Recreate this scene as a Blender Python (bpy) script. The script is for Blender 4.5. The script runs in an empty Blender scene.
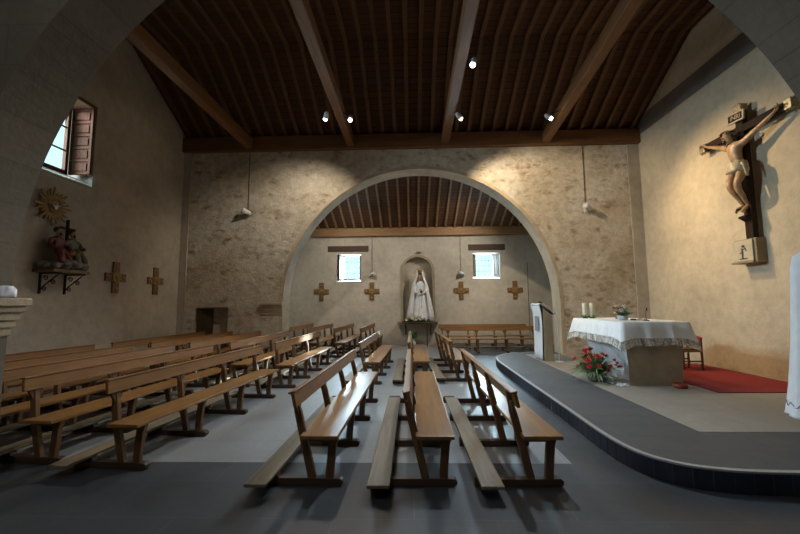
import bpy, bmesh, math, random
from mathutils import Vector, Matrix, Quaternion
C = bpy.context.scene.collection
PI = math.pi
R = math.radians

# ------------------------------------------------------------------ mesh helpers
def add_box(bm, lo, hi, M=None, mi=0):
    x0, y0, z0 = lo; x1, y1, z1 = hi
    v = [bm.verts.new(p) for p in ((x0,y0,z0),(x1,y0,z0),(x1,y1,z0),(x0,y1,z0),(x0,y0,z1),(x1,y0,z1),(x1,y1,z1),(x0,y1,z1))]
    for f in ((3,2,1,0),(4,5,6,7),(0,1,5,4),(1,2,6,5),(2,3,7,6),(3,0,4,7)):
        bm.faces.new([v[i] for i in f]).material_index = mi
    if M is not None:
        for q in v: q.co = M @ q.co
    return v

def add_prism(bm, pts, d, axis='Y', at=0.0, mi=0):
    """extrude a closed 2-D outline: axis Y -> pts are (x,z); X -> (y,z); Z -> (x,y)"""
    def P(a, b, t):
        return {'Y': (a, t, b), 'X': (t, a, b), 'Z': (a, b, t)}[axis]
    A = [bm.verts.new(P(a, b, at)) for a, b in pts]
    B = [bm.verts.new(P(a, b, at + d)) for a, b in pts]
    n = len(pts)
    f = [bm.faces.new(A), bm.faces.new(B[::-1])]
    for i in range(n):
        j = (i + 1) % n
        f.append(bm.faces.new((A[j], A[i], B[i], B[j])))
    for q in f: q.material_index = mi
    return A + B

def add_tube(bm, path, r, n=10, caps=True):
    path = [Vector(p) for p in path]
    if not isinstance(r, (list, tuple)): r = [r] * len(path)
    rings = []
    up = None
    for i, p in enumerate(path):
        a = path[max(i - 1, 0)]; b = path[min(i + 1, len(path) - 1)]
        t = (b - a).normalized()
        if up is None:
            up = Vector((0, 0, 1)) if abs(t.z) < .9 else Vector((1, 0, 0))
        s = t.cross(up)
        if s.length < 1e-5: s = t.cross(Vector((0, 1, 0)))
        s.normalize(); up = s.cross(t).normalized()
        rings.append([bm.verts.new(p + r[i] * (math.cos(2*PI*k/n) * s + math.sin(2*PI*k/n) * up)) for k in range(n)])
    for A, B in zip(rings, rings[1:]):
        for k in range(n):
            j = (k + 1) % n
            bm.faces.new((A[k], A[j], B[j], B[k]))
    if caps:
        bm.faces.new(rings[0][::-1]); bm.faces.new(rings[-1])

def add_lathe(bm, prof, n=24, c=(0, 0, 0), fold=None, sx=1, sy=1):
    """prof: (radius, z) bottom to top; fold(theta, z) -> radius factor"""
    rings = []
    for r, z in prof:
        ring = []
        for k in range(n):
            t = 2 * PI * k / n
            q = r * (fold(t, z) if fold else 1)
            ring.append(bm.verts.new((c[0] + q * math.cos(t) * sx, c[1] + q * math.sin(t) * sy, c[2] + z)))
        rings.append(ring)
    for A, B in zip(rings, rings[1:]):
        for k in range(n):
            j = (k + 1) % n
            bm.faces.new((A[k], A[j], B[j], B[k]))
    bm.faces.new(rings[0][::-1]); bm.faces.new(rings[-1])

def add_ball(bm, c, r, sub=2, s=(1, 1, 1), M=None):
    g = bmesh.ops.create_icosphere(bm, subdivisions=sub, radius=r)
    for v in g['verts']:
        q = Vector((v.co.x * s[0], v.co.y * s[1], v.co.z * s[2]))
        if M is not None: q = M @ q
        v.co = q + Vector(c)
    return g['verts']

def obj(name, bm, m, parent=None, smooth=False, bevel=0):
    bmesh.ops.recalc_face_normals(bm, faces=bm.faces)
    me = bpy.data.meshes.new(name); bm.to_mesh(me); bm.free()
    ms = m if isinstance(m, (list, tuple)) else [m]
    for q in ms: me.materials.append(q)
    if smooth:
        for p in me.polygons: p.use_smooth = True
    o = bpy.data.objects.new(name, me); C.objects.link(o)
    if parent is not None: o.parent = parent
    if bevel:
        b = o.modifiers.new('bevel', 'BEVEL'); b.width = bevel; b.segments = 2; b.limit_method = 'ANGLE'; b.angle_limit = R(40)
    return o

def tag(o, label=None, cat=None, group=None, kind=None):
    if label: o['label'] = label
    if cat: o['category'] = cat
    if group: o['group'] = group
    if kind: o['kind'] = kind
    return o

def thing(name, label, cat, loc=(0, 0, 0), rz=0, group=None):
    o = bpy.data.objects.new(name, None); C.objects.link(o)
    o.location = loc; o.rotation_euler = (0, 0, rz); o.empty_display_size = .1
    return tag(o, label, cat, group)

def struct(name, bm, m, parent=None, **k):
    o = obj(name, bm, m, parent, **k)
    if parent is None: o['kind'] = 'structure'
    return o

def NB(): return bmesh.new()

def skinned(name, V, E, m, parent=None, sub=2, root=0):
    """V: list of (x,y,z,r) or (x,y,z,rx,ry); one continuous skinned body, baked to a mesh"""
    me = bpy.data.meshes.new(name)
    me.from_pydata([v[:3] for v in V], E, []); me.update()
    o = bpy.data.objects.new(name, me); C.objects.link(o)
    s = o.modifiers.new('skin', 'SKIN')
    s.use_smooth_shade = True
    if not me.skin_vertices: pass
    for i, v in enumerate(V):
        sv = me.skin_vertices[0].data[i]
        sv.radius = (v[3], v[4] if len(v) > 4 else v[3]); sv.use_root = (i == root)
    s.branch_smoothing = .4
    d = o.modifiers.new('sub', 'SUBSURF'); d.levels = sub; d.render_levels = sub
    dg = bpy.context.evaluated_depsgraph_get(); dg.update()
    me2 = bpy.data.meshes.new_from_object(o.evaluated_get(dg))
    o.modifiers.clear(); o.data = me2; bpy.data.meshes.remove(me)
    me2.name = name
    me2.materials.clear(); me2.materials.append(m)
    for p in me2.polygons: p.use_smooth = True
    if parent is not None: o.parent = parent
    return o

def chain(*runs):
    """runs of points joined into V,E; a run may start with an int = index to hang from"""
    V = []; E = []
    for run in runs:
        prev = None
        for p in run:
            if isinstance(p, int): prev = p; continue
            V.append(p); i = len(V) - 1
            if prev is not None: E.append((prev, i))
            prev = i
    return V, E

# ------------------------------------------------------------------ materials
def newmat(name):
    m = bpy.data.materials.new(name); m.use_nodes = True
    nt = m.node_tree; b = nt.nodes['Principled BSDF']
    return m, nt, b
def lk(nt, a, b): nt.links.new(a, b)
def coord(nt, scale=(1, 1, 1), rot=(0, 0, 0)):
    tc = nt.nodes.new('ShaderNodeTexCoord'); mp = nt.nodes.new('ShaderNodeMapping')
    mp.inputs['Scale'].default_value = scale; mp.inputs['Rotation'].default_value = rot
    lk(nt, tc.outputs['Object'], mp.inputs['Vector']); return mp.outputs['Vector']
def noise(nt, vec, scale, detail=6, rough=.6, dist=0):
    n = nt.nodes.new('ShaderNodeTexNoise'); n.inputs['Scale'].default_value = scale
    n.inputs['Detail'].default_value = detail; n.inputs['Roughness'].default_value = rough
    n.inputs['Distortion'].default_value = dist
    lk(nt, vec, n.inputs['Vector']); return n.outputs['Fac']
def ramp(nt, fac, stops):
    r = nt.nodes.new('ShaderNodeValToRGB'); e = r.color_ramp.elements
    while len(e) < len(stops): e.new(.5)
    for q, (p, c) in zip(e, stops):
        q.position = p; q.color = (*c, 1) if isinstance(c, tuple) else (c, c, c, 1)
    lk(nt, fac, r.inputs['Fac']); return r.outputs['Color']
def mix(nt, f, a, b, mode='MIX'):
    n = nt.nodes.new('ShaderNodeMix'); n.data_type = 'RGBA'; n.blend_type = mode
    for s, v in ((n.inputs[0], f), (n.inputs[6], a), (n.inputs[7], b)):
        if isinstance(v, (int, float)): s.default_value = v
        elif isinstance(v, tuple): s.default_value = (*v, 1)
        else: lk(nt, v, s)
    return n.outputs[2]
def bump(nt, b, h, strength=.3, dist=.02):
    n = nt.nodes.new('ShaderNodeBump'); n.inputs['Strength'].default_value = strength
    n.inputs['Distance'].default_value = dist
    lk(nt, h, n.inputs['Height']); lk(nt, n.outputs['Normal'], b.inputs['Normal'])

def flat(name, c, rough=.6, metal=0, var=.12, scale=20, bp=.1, emit=None):
    m, nt, b = newmat(name)
    v = coord(nt); n = noise(nt, v, scale, 4)
    lo = tuple(x * (1 - var) for x in c); hi = tuple(min(1, x * (1 + var)) for x in c)
    lk(nt, ramp(nt, n, [(.3, lo), (.7, hi)]), b.inputs['Base Color'])
    b.inputs['Roughness'].default_value = rough; b.inputs['Metallic'].default_value = metal
    if bp: bump(nt, b, n, bp, .01)
    if emit:
        b.inputs['Emission Color'].default_value = (*emit[0], 1); b.inputs['Emission Strength'].default_value = emit[1]
    return m

def wood(name, c, rough=.45, axis=1, scale=1.0, var=.35, sheen=.5):
    m, nt, b = newmat(name)
    s = [9 * scale] * 3; s[axis] = .7 * scale
    v = coord(nt, tuple(s))
    n1 = noise(nt, v, 2.2, 8, .65, .6)
    v2 = coord(nt, (1, 1, 1)); n2 = noise(nt, v2, 1.3, 3)
    col = ramp(nt, n1, [(.28, tuple(x * (1 - var) for x in c)), (.5, c), (.72, tuple(min(1, x * (1 + var)) for x in c))])
    col = mix(nt, .5, col, ramp(nt, n2, [(.3, .55), (.7, 1.0)]), 'MULTIPLY')
    lk(nt, col, b.inputs['Base Color'])
    b.inputs['Roughness'].default_value = rough
    b.inputs['Specular IOR Level'].default_value = sheen
    bump(nt, b, n1, .18, .004)
    return m

def plaster(name, c, blot=.25, bp=.5, stain=None):
    m, nt, b = newmat(name)
    v = coord(nt)
    n1 = noise(nt, v, .7, 8, .62, .3); n2 = noise(nt, v, 5, 6, .6); n3 = noise(nt, v, 28, 4, .6)
    col = ramp(nt, n1, [(.3, tuple(x * (1 - blot) for x in c)), (.52, c), (.7, tuple(min(1, x * (1 + blot * .6)) for x in c))])
    col = mix(nt, .45, col, ramp(nt, n2, [(.35, .72), (.6, 1.0)]), 'MULTIPLY')
    if stain:
        # damp rising from the bottom of the wall: brown mottling with its own ragged edge
        tc = nt.nodes.new('ShaderNodeTexCoord'); sp = nt.nodes.new('ShaderNodeSeparateXYZ'); lk(nt, tc.outputs['Object'], sp.inputs[0])
        ma = nt.nodes.new('ShaderNodeMath'); ma.operation = 'MULTIPLY_ADD'; ma.inputs[1].default_value = -.9; ma.inputs[2].default_value = 1.0
        lk(nt, sp.outputs[2], ma.inputs[0])
        ad = nt.nodes.new('ShaderNodeMath'); ad.operation = 'MULTIPLY_ADD'; ad.inputs[1].default_value = 2.4; ad.inputs[2].default_value = -1.25
        lk(nt, n2, ad.inputs[0])
        mu = nt.nodes.new('ShaderNodeMath'); mu.operation = 'ADD'; lk(nt, ma.outputs[0], mu.inputs[0]); lk(nt, ad.outputs[0], mu.inputs[1])
        cl = ramp(nt, mu.outputs[0], [(.45, 0.0), (1.0, .38)])
        col = mix(nt, cl, col, stain)
    lk(nt, col, b.inputs['Base Color'])
    b.inputs['Roughness'].default_value = .92; b.inputs['Specular IOR Level'].default_value = .2
    h = nt.nodes.new('ShaderNodeMath'); h.operation = 'MULTIPLY_ADD'; h.inputs[1].default_value = .35
    lk(nt, n3, h.inputs[0]); lk(nt, n2, h.inputs[2])
    bump(nt, b, h.outputs[0], bp, .035)
    return m

def rubble(name):
    """lime-washed rubble masonry with brown stones showing through the worn render"""
    m, nt, b = newmat(name)
    v = coord(nt); vs = coord(nt, (1.0, 1.0, 1.8))
    n1 = noise(nt, v, .6, 8, .6, .4); n2 = noise(nt, v, 7, 8, .72); n3 = noise(nt, vs, 1.9, 7, .66, .2); n4 = noise(nt, v, 26, 5, .65); n5 = noise(nt, vs, 4.5, 5, .6, .3)
    base = ramp(nt, n1, [(.32, (.50, .42, .30)), (.5, (.64, .56, .44)), (.66, (.74, .68, .58))])
    base = mix(nt, .75, base, ramp(nt, n2, [(.34, .62), (.60, 1.0)]), 'MULTIPLY')
    # coursing: faint joints between roughly squared stones
    nn = nt.nodes.new('ShaderNodeTexNoise'); nn.inputs['Scale'].default_value = 2.2; nn.inputs['Detail'].default_value = 5; lk(nt, v, nn.inputs['Vector'])
    sc = nt.nodes.new('ShaderNodeVectorMath'); sc.operation = 'SCALE'; sc.inputs['Scale'].default_value = .30; lk(nt, nn.outputs['Color'], sc.inputs[0])
    wv = nt.nodes.new('ShaderNodeVectorMath'); wv.operation = 'ADD'; lk(nt, vs, wv.inputs[0]); lk(nt, sc.outputs[0], wv.inputs[1])
    vo = nt.nodes.new('ShaderNodeTexVoronoi'); vo.inputs['Scale'].default_value = 3.0; lk(nt, wv.outputs[0], vo.inputs['Vector'])
    ve = nt.nodes.new('ShaderNodeTexVoronoi'); ve.feature = 'DISTANCE_TO_EDGE'; ve.inputs['Scale'].default_value = 3.0; lk(nt, wv.outputs[0], ve.inputs['Vector'])
    joint = ramp(nt, ve.outputs['Distance'], [(.0, 1.0), (.07, 0.0)])
    base = mix(nt, mix(nt, 1.0, joint, ramp(nt, n5, [(.45, 0.0), (.6, .35)]), 'MULTIPLY'), base, (.30, .235, .15))
    sepc = nt.nodes.new('ShaderNodeSeparateColor'); lk(nt, vo.outputs['Color'], sepc.inputs[0])
    stone = ramp(nt, sepc.outputs[0], [(.56, 0.0), (.70, 1.0)])
    inner = ramp(nt, ve.outputs['Distance'], [(.02, 0.0), (.20, 1.0)])
    wear = ramp(nt, n5, [(.40, 0.0), (.62, .85)])
    sm = mix(nt, 1.0, mix(nt, 1.0, stone, inner, 'MULTIPLY'), wear, 'MULTIPLY')
    scol = ramp(nt, sepc.outputs[1], [(.2, (.24, .16, .09)), (.6, (.34, .25, .16)), (.9, (.29, .17, .10))])
    col = mix(nt, sm, base, scol)
    pat = ramp(nt, n3, [(.56, 0.0), (.66, .50)])
    col = mix(nt, pat, col, (.30, .21, .12))
    lk(nt, col, b.inputs['Base Color'])
    b.inputs['Roughness'].default_value = .95; b.inputs['Specular IOR Level'].default_value = .15
    h = nt.nodes.new('ShaderNodeMath'); h.operation = 'MULTIPLY_ADD'; h.inputs[1].default_value = .4
    lk(nt, n4, h.inputs[0]); lk(nt, n2, h.inputs[2])
    bump(nt, b, h.outputs[0], .6, .05)
    return m

def tiles(name, c1, c2, mortar, sw, sh, rough=.45, msize=.006, bumpy=.15, rot=(0, 0, 0), spec=.5, off=.5):
    m, nt, b = newmat(name)
    v = coord(nt, (1, 1, 1), rot)
    t = nt.nodes.new('ShaderNodeTexBrick')
    t.inputs['Color1'].default_value = (*c1, 1); t.inputs['Color2'].default_value = (*c2, 1); t.inputs['Mortar'].default_value = (*mortar, 1)
    t.inputs['Scale'].default_value = 1; t.inputs['Mortar Size'].default_value = msize
    t.inputs['Brick Width'].default_value = sw; t.inputs['Row Height'].default_value = sh; t.inputs['Mortar Smooth'].default_value = .3
    t.offset = off
    lk(nt, v, t.inputs['Vector'])
    n = noise(nt, v, 1.6, 8, .7, .4); n2 = noise(nt, v, 14, 5, .6)
    col = mix(nt, .6, t.outputs['Color'], ramp(nt, n, [(.3, .60), (.7, 1.0)]), 'MULTIPLY')
    col = mix(nt, .35, col, ramp(nt, n2, [(.3, .7), (.7, 1.0)]), 'MULTIPLY')
    lk(nt, col, b.inputs['Base Color'])
    lk(nt, ramp(nt, n, [(.3, rough - .08), (.7, rough + .14)]), b.inputs['Roughness'])
    b.inputs['Specular IOR Level'].default_value = spec
    bump(nt, b, n2, bumpy, .008)
    return m

M = {}
M['plaster'] = plaster('plaster', (.50, .44, .355), .22, .5, (.22, .15, .085))
M['plaster_right'] = plaster('plaster_ochre', (.57, .465, .325), .18, .55, (.24, .155, .085))
M['plaster_aisle'] = plaster('plaster_aisle', (.60, .55, .47), .22, .35, (.20, .15, .10))
M['rubble'] = rubble('rubble')
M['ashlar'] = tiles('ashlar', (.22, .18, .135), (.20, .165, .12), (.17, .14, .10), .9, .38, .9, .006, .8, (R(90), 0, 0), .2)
M['ashlar2'] = plaster('cut_stone', (.52, .41, .28), .3, .7)
M['mid_grey'] = plaster('mid_grey', (.20, .19, .175), .12, .25)
M['slate'] = tiles('slate', (.074, .079, .086), (.060, .065, .072), (.10, .104, .11), 1.25, .62, .42, .005, .12, spec=.45)
M['paving'] = tiles('paving', (.36, .36, .355), (.32, .325, .325), (.24, .24, .24), 1.6, .8, .40, .004, .10, spec=.45)
M['dais'] = tiles('dais_slate', (.105, .10, .096), (.09, .087, .085), (.06, .057, .055), .8, .4, .62, .004, .12, spec=.4)
M['dais_pale'] = tiles('dais_pale', (.38, .335, .28), (.345, .305, .255), (.31, .27, .225), 1.5, 1.5, .7, .003, .12, spec=.3)
M['riser'] = tiles('riser_tile', (.020, .024, .040), (.014, .017, .030), (.05, .055, .07), .3, .12, .35, .008, .05, spec=.5)
M['nosing'] = flat('nosing', (.34, .33, .31), .6)
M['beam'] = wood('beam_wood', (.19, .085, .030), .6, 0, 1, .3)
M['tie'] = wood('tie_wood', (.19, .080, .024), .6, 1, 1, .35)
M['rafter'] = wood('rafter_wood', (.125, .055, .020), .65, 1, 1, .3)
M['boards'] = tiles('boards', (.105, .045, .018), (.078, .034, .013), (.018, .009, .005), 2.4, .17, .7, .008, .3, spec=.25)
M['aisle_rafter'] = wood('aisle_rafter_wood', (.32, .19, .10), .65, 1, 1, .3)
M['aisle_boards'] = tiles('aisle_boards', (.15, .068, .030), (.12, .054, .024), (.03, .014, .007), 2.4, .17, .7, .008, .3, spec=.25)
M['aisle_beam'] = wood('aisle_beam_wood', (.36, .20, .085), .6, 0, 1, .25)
M['pew'] = wood('pew_wood', (.285, .132, .036), .45, 1, 1, .3, .5)
M['pewseat'] = wood('pew_seat_wood', (.30, .138, .034), .36, 1, 1, .3, .55)
M['pewleg'] = wood('pew_leg_wood', (.185, .088, .032), .48, 2, 1, .3, .5)
M['foot'] = wood('pew_foot_wood', (.085, .047, .026), .5, 0, 1, .3, .4)
M['kneeler'] = wood('kneeler_wood', (.25, .185, .11), .6, 1, 1, .3, .4)
M['darkwood'] = wood('dark_wood', (.065, .035, .020), .5, 2)
M['shutter'] = wood('shutter_wood', (.13, .050, .026), .85, 2, sheen=.1)
M['lintel'] = wood('lintel_wood', (.09, .055, .038), .7, 0)
M['iron'] = flat('iron', (.02, .018, .016), .5, .8)
M['white_metal'] = flat('white_metal', (.62, .62, .62), .4)
M['white_cloth'] = flat('white_cloth', (.80, .80, .82), .85, 0, .06, 8, .2)
M['linen'] = flat('linen', (.86, .85, .83), .85, 0, .05, 10, .15)
M['altar_stone'] = plaster('altar_stone', (.42, .34, .23), .22, .6)
M['altar_rough'] = plaster('altar_rough', (.56, .56, .56), .45, 1.0)
M['gold'] = flat('gilt', (.24, .135, .04), .5, .4, .35)
M['ochre'] = flat('station_wood', (.21, .105, .035), .5, 0, .3, 30)
M['ochre2'] = flat('station_relief', (.30, .20, .07), .5, .2, .4, 60, .4)
M['skin'] = flat('carved_flesh', (.42, .25, .13), .38, 0, .35, 9, .15)
M['hair'] = flat('carved_hair', (.045, .025, .015), .5, 0, .3, 40, .5)
M['loin'] = flat('carved_cloth', (.50, .40, .26), .5, 0, .25, 14, .3)
M['cross'] = wood('cross_wood', (.035, .020, .012), .75, 2, sheen=.15)
M['cap'] = flat('silver_cap', (.30, .25, .16), .4, .5, .4)
M['corbel'] = plaster('corbel_stone', (.30, .235, .15), .2, .4)
M['plaque'] = plaster('plaque_stone', (.56, .47, .33), .2, .4)
M['bronze'] = flat('bronze', (.10, .065, .035), .45, .6)
M['carpet'] = flat('carpet', (.235, .016, .020), .95, 0, .18, 60, .3)
M['red'] = flat('red_cloth', (.33, .045, .03), .7)
M['terracotta'] = flat('red_dish', (.24, .04, .02), .5)
M['wax'] = flat('wax', (.72, .66, .46), .5, 0, .05)
M['leaf'] = flat('leaf', (.12, .21, .07), .5, 0, .5, 14)
M['leaf2'] = flat('pale_leaf', (.26, .31, .18), .5, 0, .4, 14)
M['petal'] = flat('red_petal', (.62, .03, .045), .55, 0, .3, 30)
M['petalw'] = flat('white_petal', (.78, .74, .62), .6, 0, .1, 30)
M['rock'] = plaster('pot_stone', (.28, .28, .25), .3, .8)
M['rock_white'] = plaster('white_stone', (.66, .64, .60), .2, .8)
M['china'] = flat('china', (.55, .58, .60), .3)
M['black'] = flat('black_plastic', (.015, .015, .015), .4)
M['gown'] = flat('gown', (.82, .84, .88), .55, 0, .12, 10, .3)
M['mantle'] = flat('mantle', (.86, .86, .88), .6, 0, .1, 10, .3)
M['dove'] = flat('dove', (.6, .58, .52), .6)
M['robe_red'] = flat('robe_red', (.13, .03, .022), .5, 0, .4, 12, .3)
M['robe_blue'] = flat('robe_green', (.10, .085, .045), .5, 0, .4, 12, .3)
M['cloud'] = flat('cloud', (.20, .19, .17), .7, 0, .35, 8, .4)
M['niche_in'] = plaster('niche_plaster', (.30, .255, .19), .2, .4)
M['moulding'] = plaster('moulding_stone', (.40, .34, .24), .25, .4)
M['shelfwood'] = wood('shelf_wood', (.20, .11, .05), .5, 0)
M['jamb'] = plaster('jamb_plaster', (.48, .42, .33), .3, .6)
def glassmat():
    m, nt, b = newmat('window_glass')
    tr = nt.nodes.new('ShaderNodeBsdfTransparent'); tr.inputs[0].default_value = (.9, .97, .97, 1)
    gl = nt.nodes.new('ShaderNodeBsdfGlossy'); gl.inputs['Roughness'].default_value = .05
    mx = nt.nodes.new('ShaderNodeMixShader'); mx.inputs[0].default_value = .05; lk(nt, tr.outputs[0], mx.inputs[1]); lk(nt, gl.outputs[0], mx.inputs[2])
    lk(nt, mx.outputs[0], nt.nodes['Material Output'].inputs['Surface']); return m
M['glass'] = glassmat()
def lens(name, c, s):
    m, nt, b = newmat(name); b.inputs['Emission Color'].default_value = (*c, 1); b.inputs['Emission Strength'].default_value = s
    return m
M['lens_cool'] = lens('lens_cool', (.8, .9, 1), 25)
M['lens_warm'] = lens('lens_warm', (1, .85, .6), 12)

# ------------------------------------------------------------------ the building
XL, XR = -7.0, 6.82
YA, YB = 11.2, 11.82        # arch wall between nave and aisle
YN0, YN1 = 3.08, 3.67       # diaphragm arch near the camera
YW = 15.6                   # far wall
ACX, ACZ, AR = .235, 1.67, 4.07

# floor: one slab, slate with a paler paved field
bm = NB()
xs = [XL - .6, 1.63, XR + .6]; ys = [-3.2, 4.15, YW + .6]
for i in range(2):
    for j in range(2):
        add_box(bm, (xs[i], ys[j], -.15), (xs[i+1], ys[j+1], 0), mi=1 if (i == 0 and j == 1) else 0)
struct('floor', bm, [M['slate'], M['paving']])

def cells(bm, ax, us, vs, d0, d1, holes):
    """wall slab between d0 and d1 made of cells; holes = set of (i,j)"""
    for i in range(len(us) - 1):
        for j in range(len(vs) - 1):
            if (i, j) in holes: continue
            if ax == 'Y': add_box(bm, (us[i], d0, vs[j]), (us[i+1], d1, vs[j+1]))
            else: add_box(bm, (d0, us[i], vs[j]), (d1, us[i+1], vs[j+1]))

# left wall with the high window
bm = NB()
cells(bm, 'X', [-3.2, 6.55, 7.92, 12.6, 14.2, 16.2], [0, 2.6, 4.22, 6.10, 9.2], XL - .6, XL, {(1, 2)})
struct('wall_left', bm, M['plaster'])
bm = NB(); add_box(bm, (XR, -3.2, 0), (XR + .5, 16.2, 9.2)); struct('wall_right', bm, M['plaster_right'])
bm = NB()
cells(bm, 'Y', [XL, -3.10, -2.09, -.36, .84, 2.52, 3.60, XR], [0, 1.0, 2.60, 2.68, 3.0, 3.72, 3.80, 6.2], YW, YW + .6,
      {(1, 2), (1, 3), (1, 4), (5, 3), (5, 4)} | {(3, 1), (3, 2), (3, 3)})
# arched head of the niche
sx0, sx1, n = -.36, .84, 16
cx = (sx0 + sx1) / 2; rr = (sx1 - sx0) / 2
o_w = obj('wall_back', bm, M['plaster_aisle']); o_w['kind'] = 'structure'
# the niche cells above z=3.0: rebuild that field around a round head
me = o_w.data
bm = NB(); bm.from_mesh(me)
kill = [f for f in bm.faces if all(sx0 - 1e-4 <= v.co.x <= sx1 + 1e-4 and 3.0 - 1e-4 <= v.co.z <= 3.8 + 1e-4 for v in f.verts)]
bmesh.ops.delete(bm, geom=kill, context='FACES')
for k in range(n):
    a0 = PI - PI * k / n; a1 = PI - PI * (k + 1) / n
    p0 = (cx + rr * math.cos(a0), 2.98 + rr * math.sin(a0)); p1 = (cx + rr * math.cos(a1), 2.98 + rr * math.sin(a1))
    add_prism(bm, [p0, p1, (p1[0], 3.8), (p0[0], 3.8)], .6, 'Y', YW)
add_box(bm, (sx0 - .02, YW + .34, .9), (sx1 + .02, YW + .6, 3.8))   # back of the niche
bm.to_mesh(me); bm.free()
bm = NB(); add_box(bm, (XL - .6, -3.7, 0), (XR + .5, -3.2, 9.2)); struct('wall_front', bm, M['plaster'])

def arch_slab(bm, x0, x1, y0, y1, ztop, niche=None, ACX=ACX, ACZ=ACZ, AR=AR):
    n = 64
    xa, xb = ACX - AR, ACX + AR
    if niche:
        nx0, nx1, nz = niche
        cells(bm, 'Y', [x0, nx0, nx1, xa], [0, nz, ztop], y0, y1, {(1, 0)})
        add_box(bm, (nx0, y0 + .24, 0), (nx1, y1, nz))
    else:
        add_box(bm, (x0, y0, 0), (xa, y1, ztop))
    add_box(bm, (xb, y0, 0), (x1, y1, ztop))
    for k in range(n):
        a0 = PI - PI * k / n; a1 = PI - PI * (k + 1) / n
        p0 = (ACX + AR * math.cos(a0), ACZ + AR * math.sin(a0)); p1 = (ACX + AR * math.cos(a1), ACZ + AR * math.sin(a1))
        add_prism(bm, [p0, p1, (p1[0], ztop), (p0[0], ztop)], y1 - y0, 'Y', y0)
bm = NB(); arch_slab(bm, XL, XR, YA, YB, 6.86, (-6.46, -5.46, 1.60)); struct('wall_arch', bm, M['rubble'])
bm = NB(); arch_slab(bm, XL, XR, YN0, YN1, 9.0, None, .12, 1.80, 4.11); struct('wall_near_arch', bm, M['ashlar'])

def ring(bm, y0, y1, r0, r1, zb):
    n = 44
    pts = [(ACX - r0, zb)] + [(ACX + r0 * math.cos(PI - PI*k/n), ACZ + r0 * math.sin(PI*k/n)) for k in range(n + 1)] + [(ACX + r0, zb)]
    qts = [(ACX - r1, zb)] + [(ACX + r1 * math.cos(PI - PI*k/n), ACZ + r1 * math.sin(PI*k/n)) for k in range(n + 1)] + [(ACX + r1, zb)]
    for i in range(len(pts) - 1):
        if abs(pts[i][0]-pts[i+1][0]) + abs(pts[i][1]-pts[i+1][1]) < 1e-6: continue
        add_prism(bm, [pts[i], pts[i+1], qts[i+1], qts[i]], y1 - y0, 'Y', y0)
bm = NB(); ring(bm, YA - .008, YB + .008, AR - .008, AR + .09, .0); struct('trim_1', bm, M['ashlar2'])

# impost mouldings where the arches spring
def impost(name, side, ynear, yfar, run, x, q=1.0):
    bm = NB()
    for z0, z1, p in ((1.66, 1.74, .17), (1.60, 1.66, .13), (1.52, 1.60, .09), (1.45, 1.52, .06), (1.37, 1.45, .03)):
        a, b = x - side * p * q, x + side * run
        add_box(bm, (min(a, b), ynear - p * .6, z0), (max(a, b), yfar + p * .6, z1))
    struct(name, bm, M['ashlar2'], bevel=.012)
impost('trim_2', -1, YA, YB, .66, ACX - AR, .1)
impost('trim_3', -1, YN0, YN1, .5, .12 - 4.11, .75)
impost('trim_4', 1, YN0, YN1, .5, .12 + 4.11)

# thin grey band along the right wall and corner strips
bm = NB(); add_box(bm, (XR - .015, 3.67, 6.62), (XR, YA, 7.12)); struct('trim_5', bm, M['mid_grey'])

bm = NB(); add_box(bm, (XL, YA - .03, 0), (XL + .22, YA, 6.36)); struct('trim_7', bm, M['plaster'])
bm = NB(); add_box(bm, (XR - .34, YA - .03, 0), (XR, YA, 6.36)); struct('trim_8', bm, M['plaster'])
# ceilings
Z0, Y1, Z1 = 6.86, 8.78, 8.22
bm = NB()
prof = [(YA + .1, Z0), (Y1, Z1), (5.9, Z1), (YN1 - .1, 7.0), (YN1 - .1, 7.12), (5.86, Z1 + .12), (Y1 + .04, Z1 + .12), (YA + .1, Z0 + .12)]
add_prism(bm, prof, XR - XL, 'X', XL)
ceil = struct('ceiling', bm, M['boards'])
def rafter(bm, x, pts, w, h):
    """pts: (y,z) polyline of the underside boards; a timber hung below"""
    low = [(y, z - h) for y, z in pts]
    for i in range(len(pts) - 1):
        add_prism(bm, [pts[i], pts[i+1], low[i+1], low[i]], w, 'X', x - w / 2)
n = 37
for i in range(n):
    x = XL + .2 + (XR - XL - .4) * i / (n - 1)
    bm = NB(); rafter(bm, x, [(YA - .02, Z0 + .02), (Y1, Z1 + .01), (5.9, Z1 + .01), (YN1, 7.04)], .10, .09)
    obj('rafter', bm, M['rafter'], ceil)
bm = NB()
zA = 6.32; zW = 4.74
add_prism(bm, [(YW + .1, zW - .04), (YB - .05, zA), (YB - .05, zA + .12), (YW + .1, zW + .08)], XR - XL, 'X', XL)
ceil2 = struct('ceiling', bm, M['aisle_boards'])
for i in range(n):
    x = XL + .2 + (XR - XL - .4) * i / (n - 1)
    bm = NB(); rafter(bm, x, [(YW - .01, zW), (YB, zA + .0)], .075, .06)
    obj('rafter', bm, M['aisle_rafter'], ceil2)
bm = NB(); add_box(bm, (XL - .6, -3.2, 7.0), (XR + .5, YN0, 7.15)); struct('ceiling', bm, M['plaster'])
# outer roof shell keeps daylight out
bm = NB(); add_box(bm, (XL - .6, -3.7, 9.2), (XR + .5, YB, 9.3)); add_box(bm, (XL - .6, YB - .1, 6.3), (XR + .5, YB, 9.2))
add_prism(bm, [(YB, 6.5), (YW + .6, 4.9), (YW + .6, 5.1), (YB, 6.7)], XR - XL + 1.1, 'X', XL - .6)
struct('ceiling', bm, M['boards'])
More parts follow.
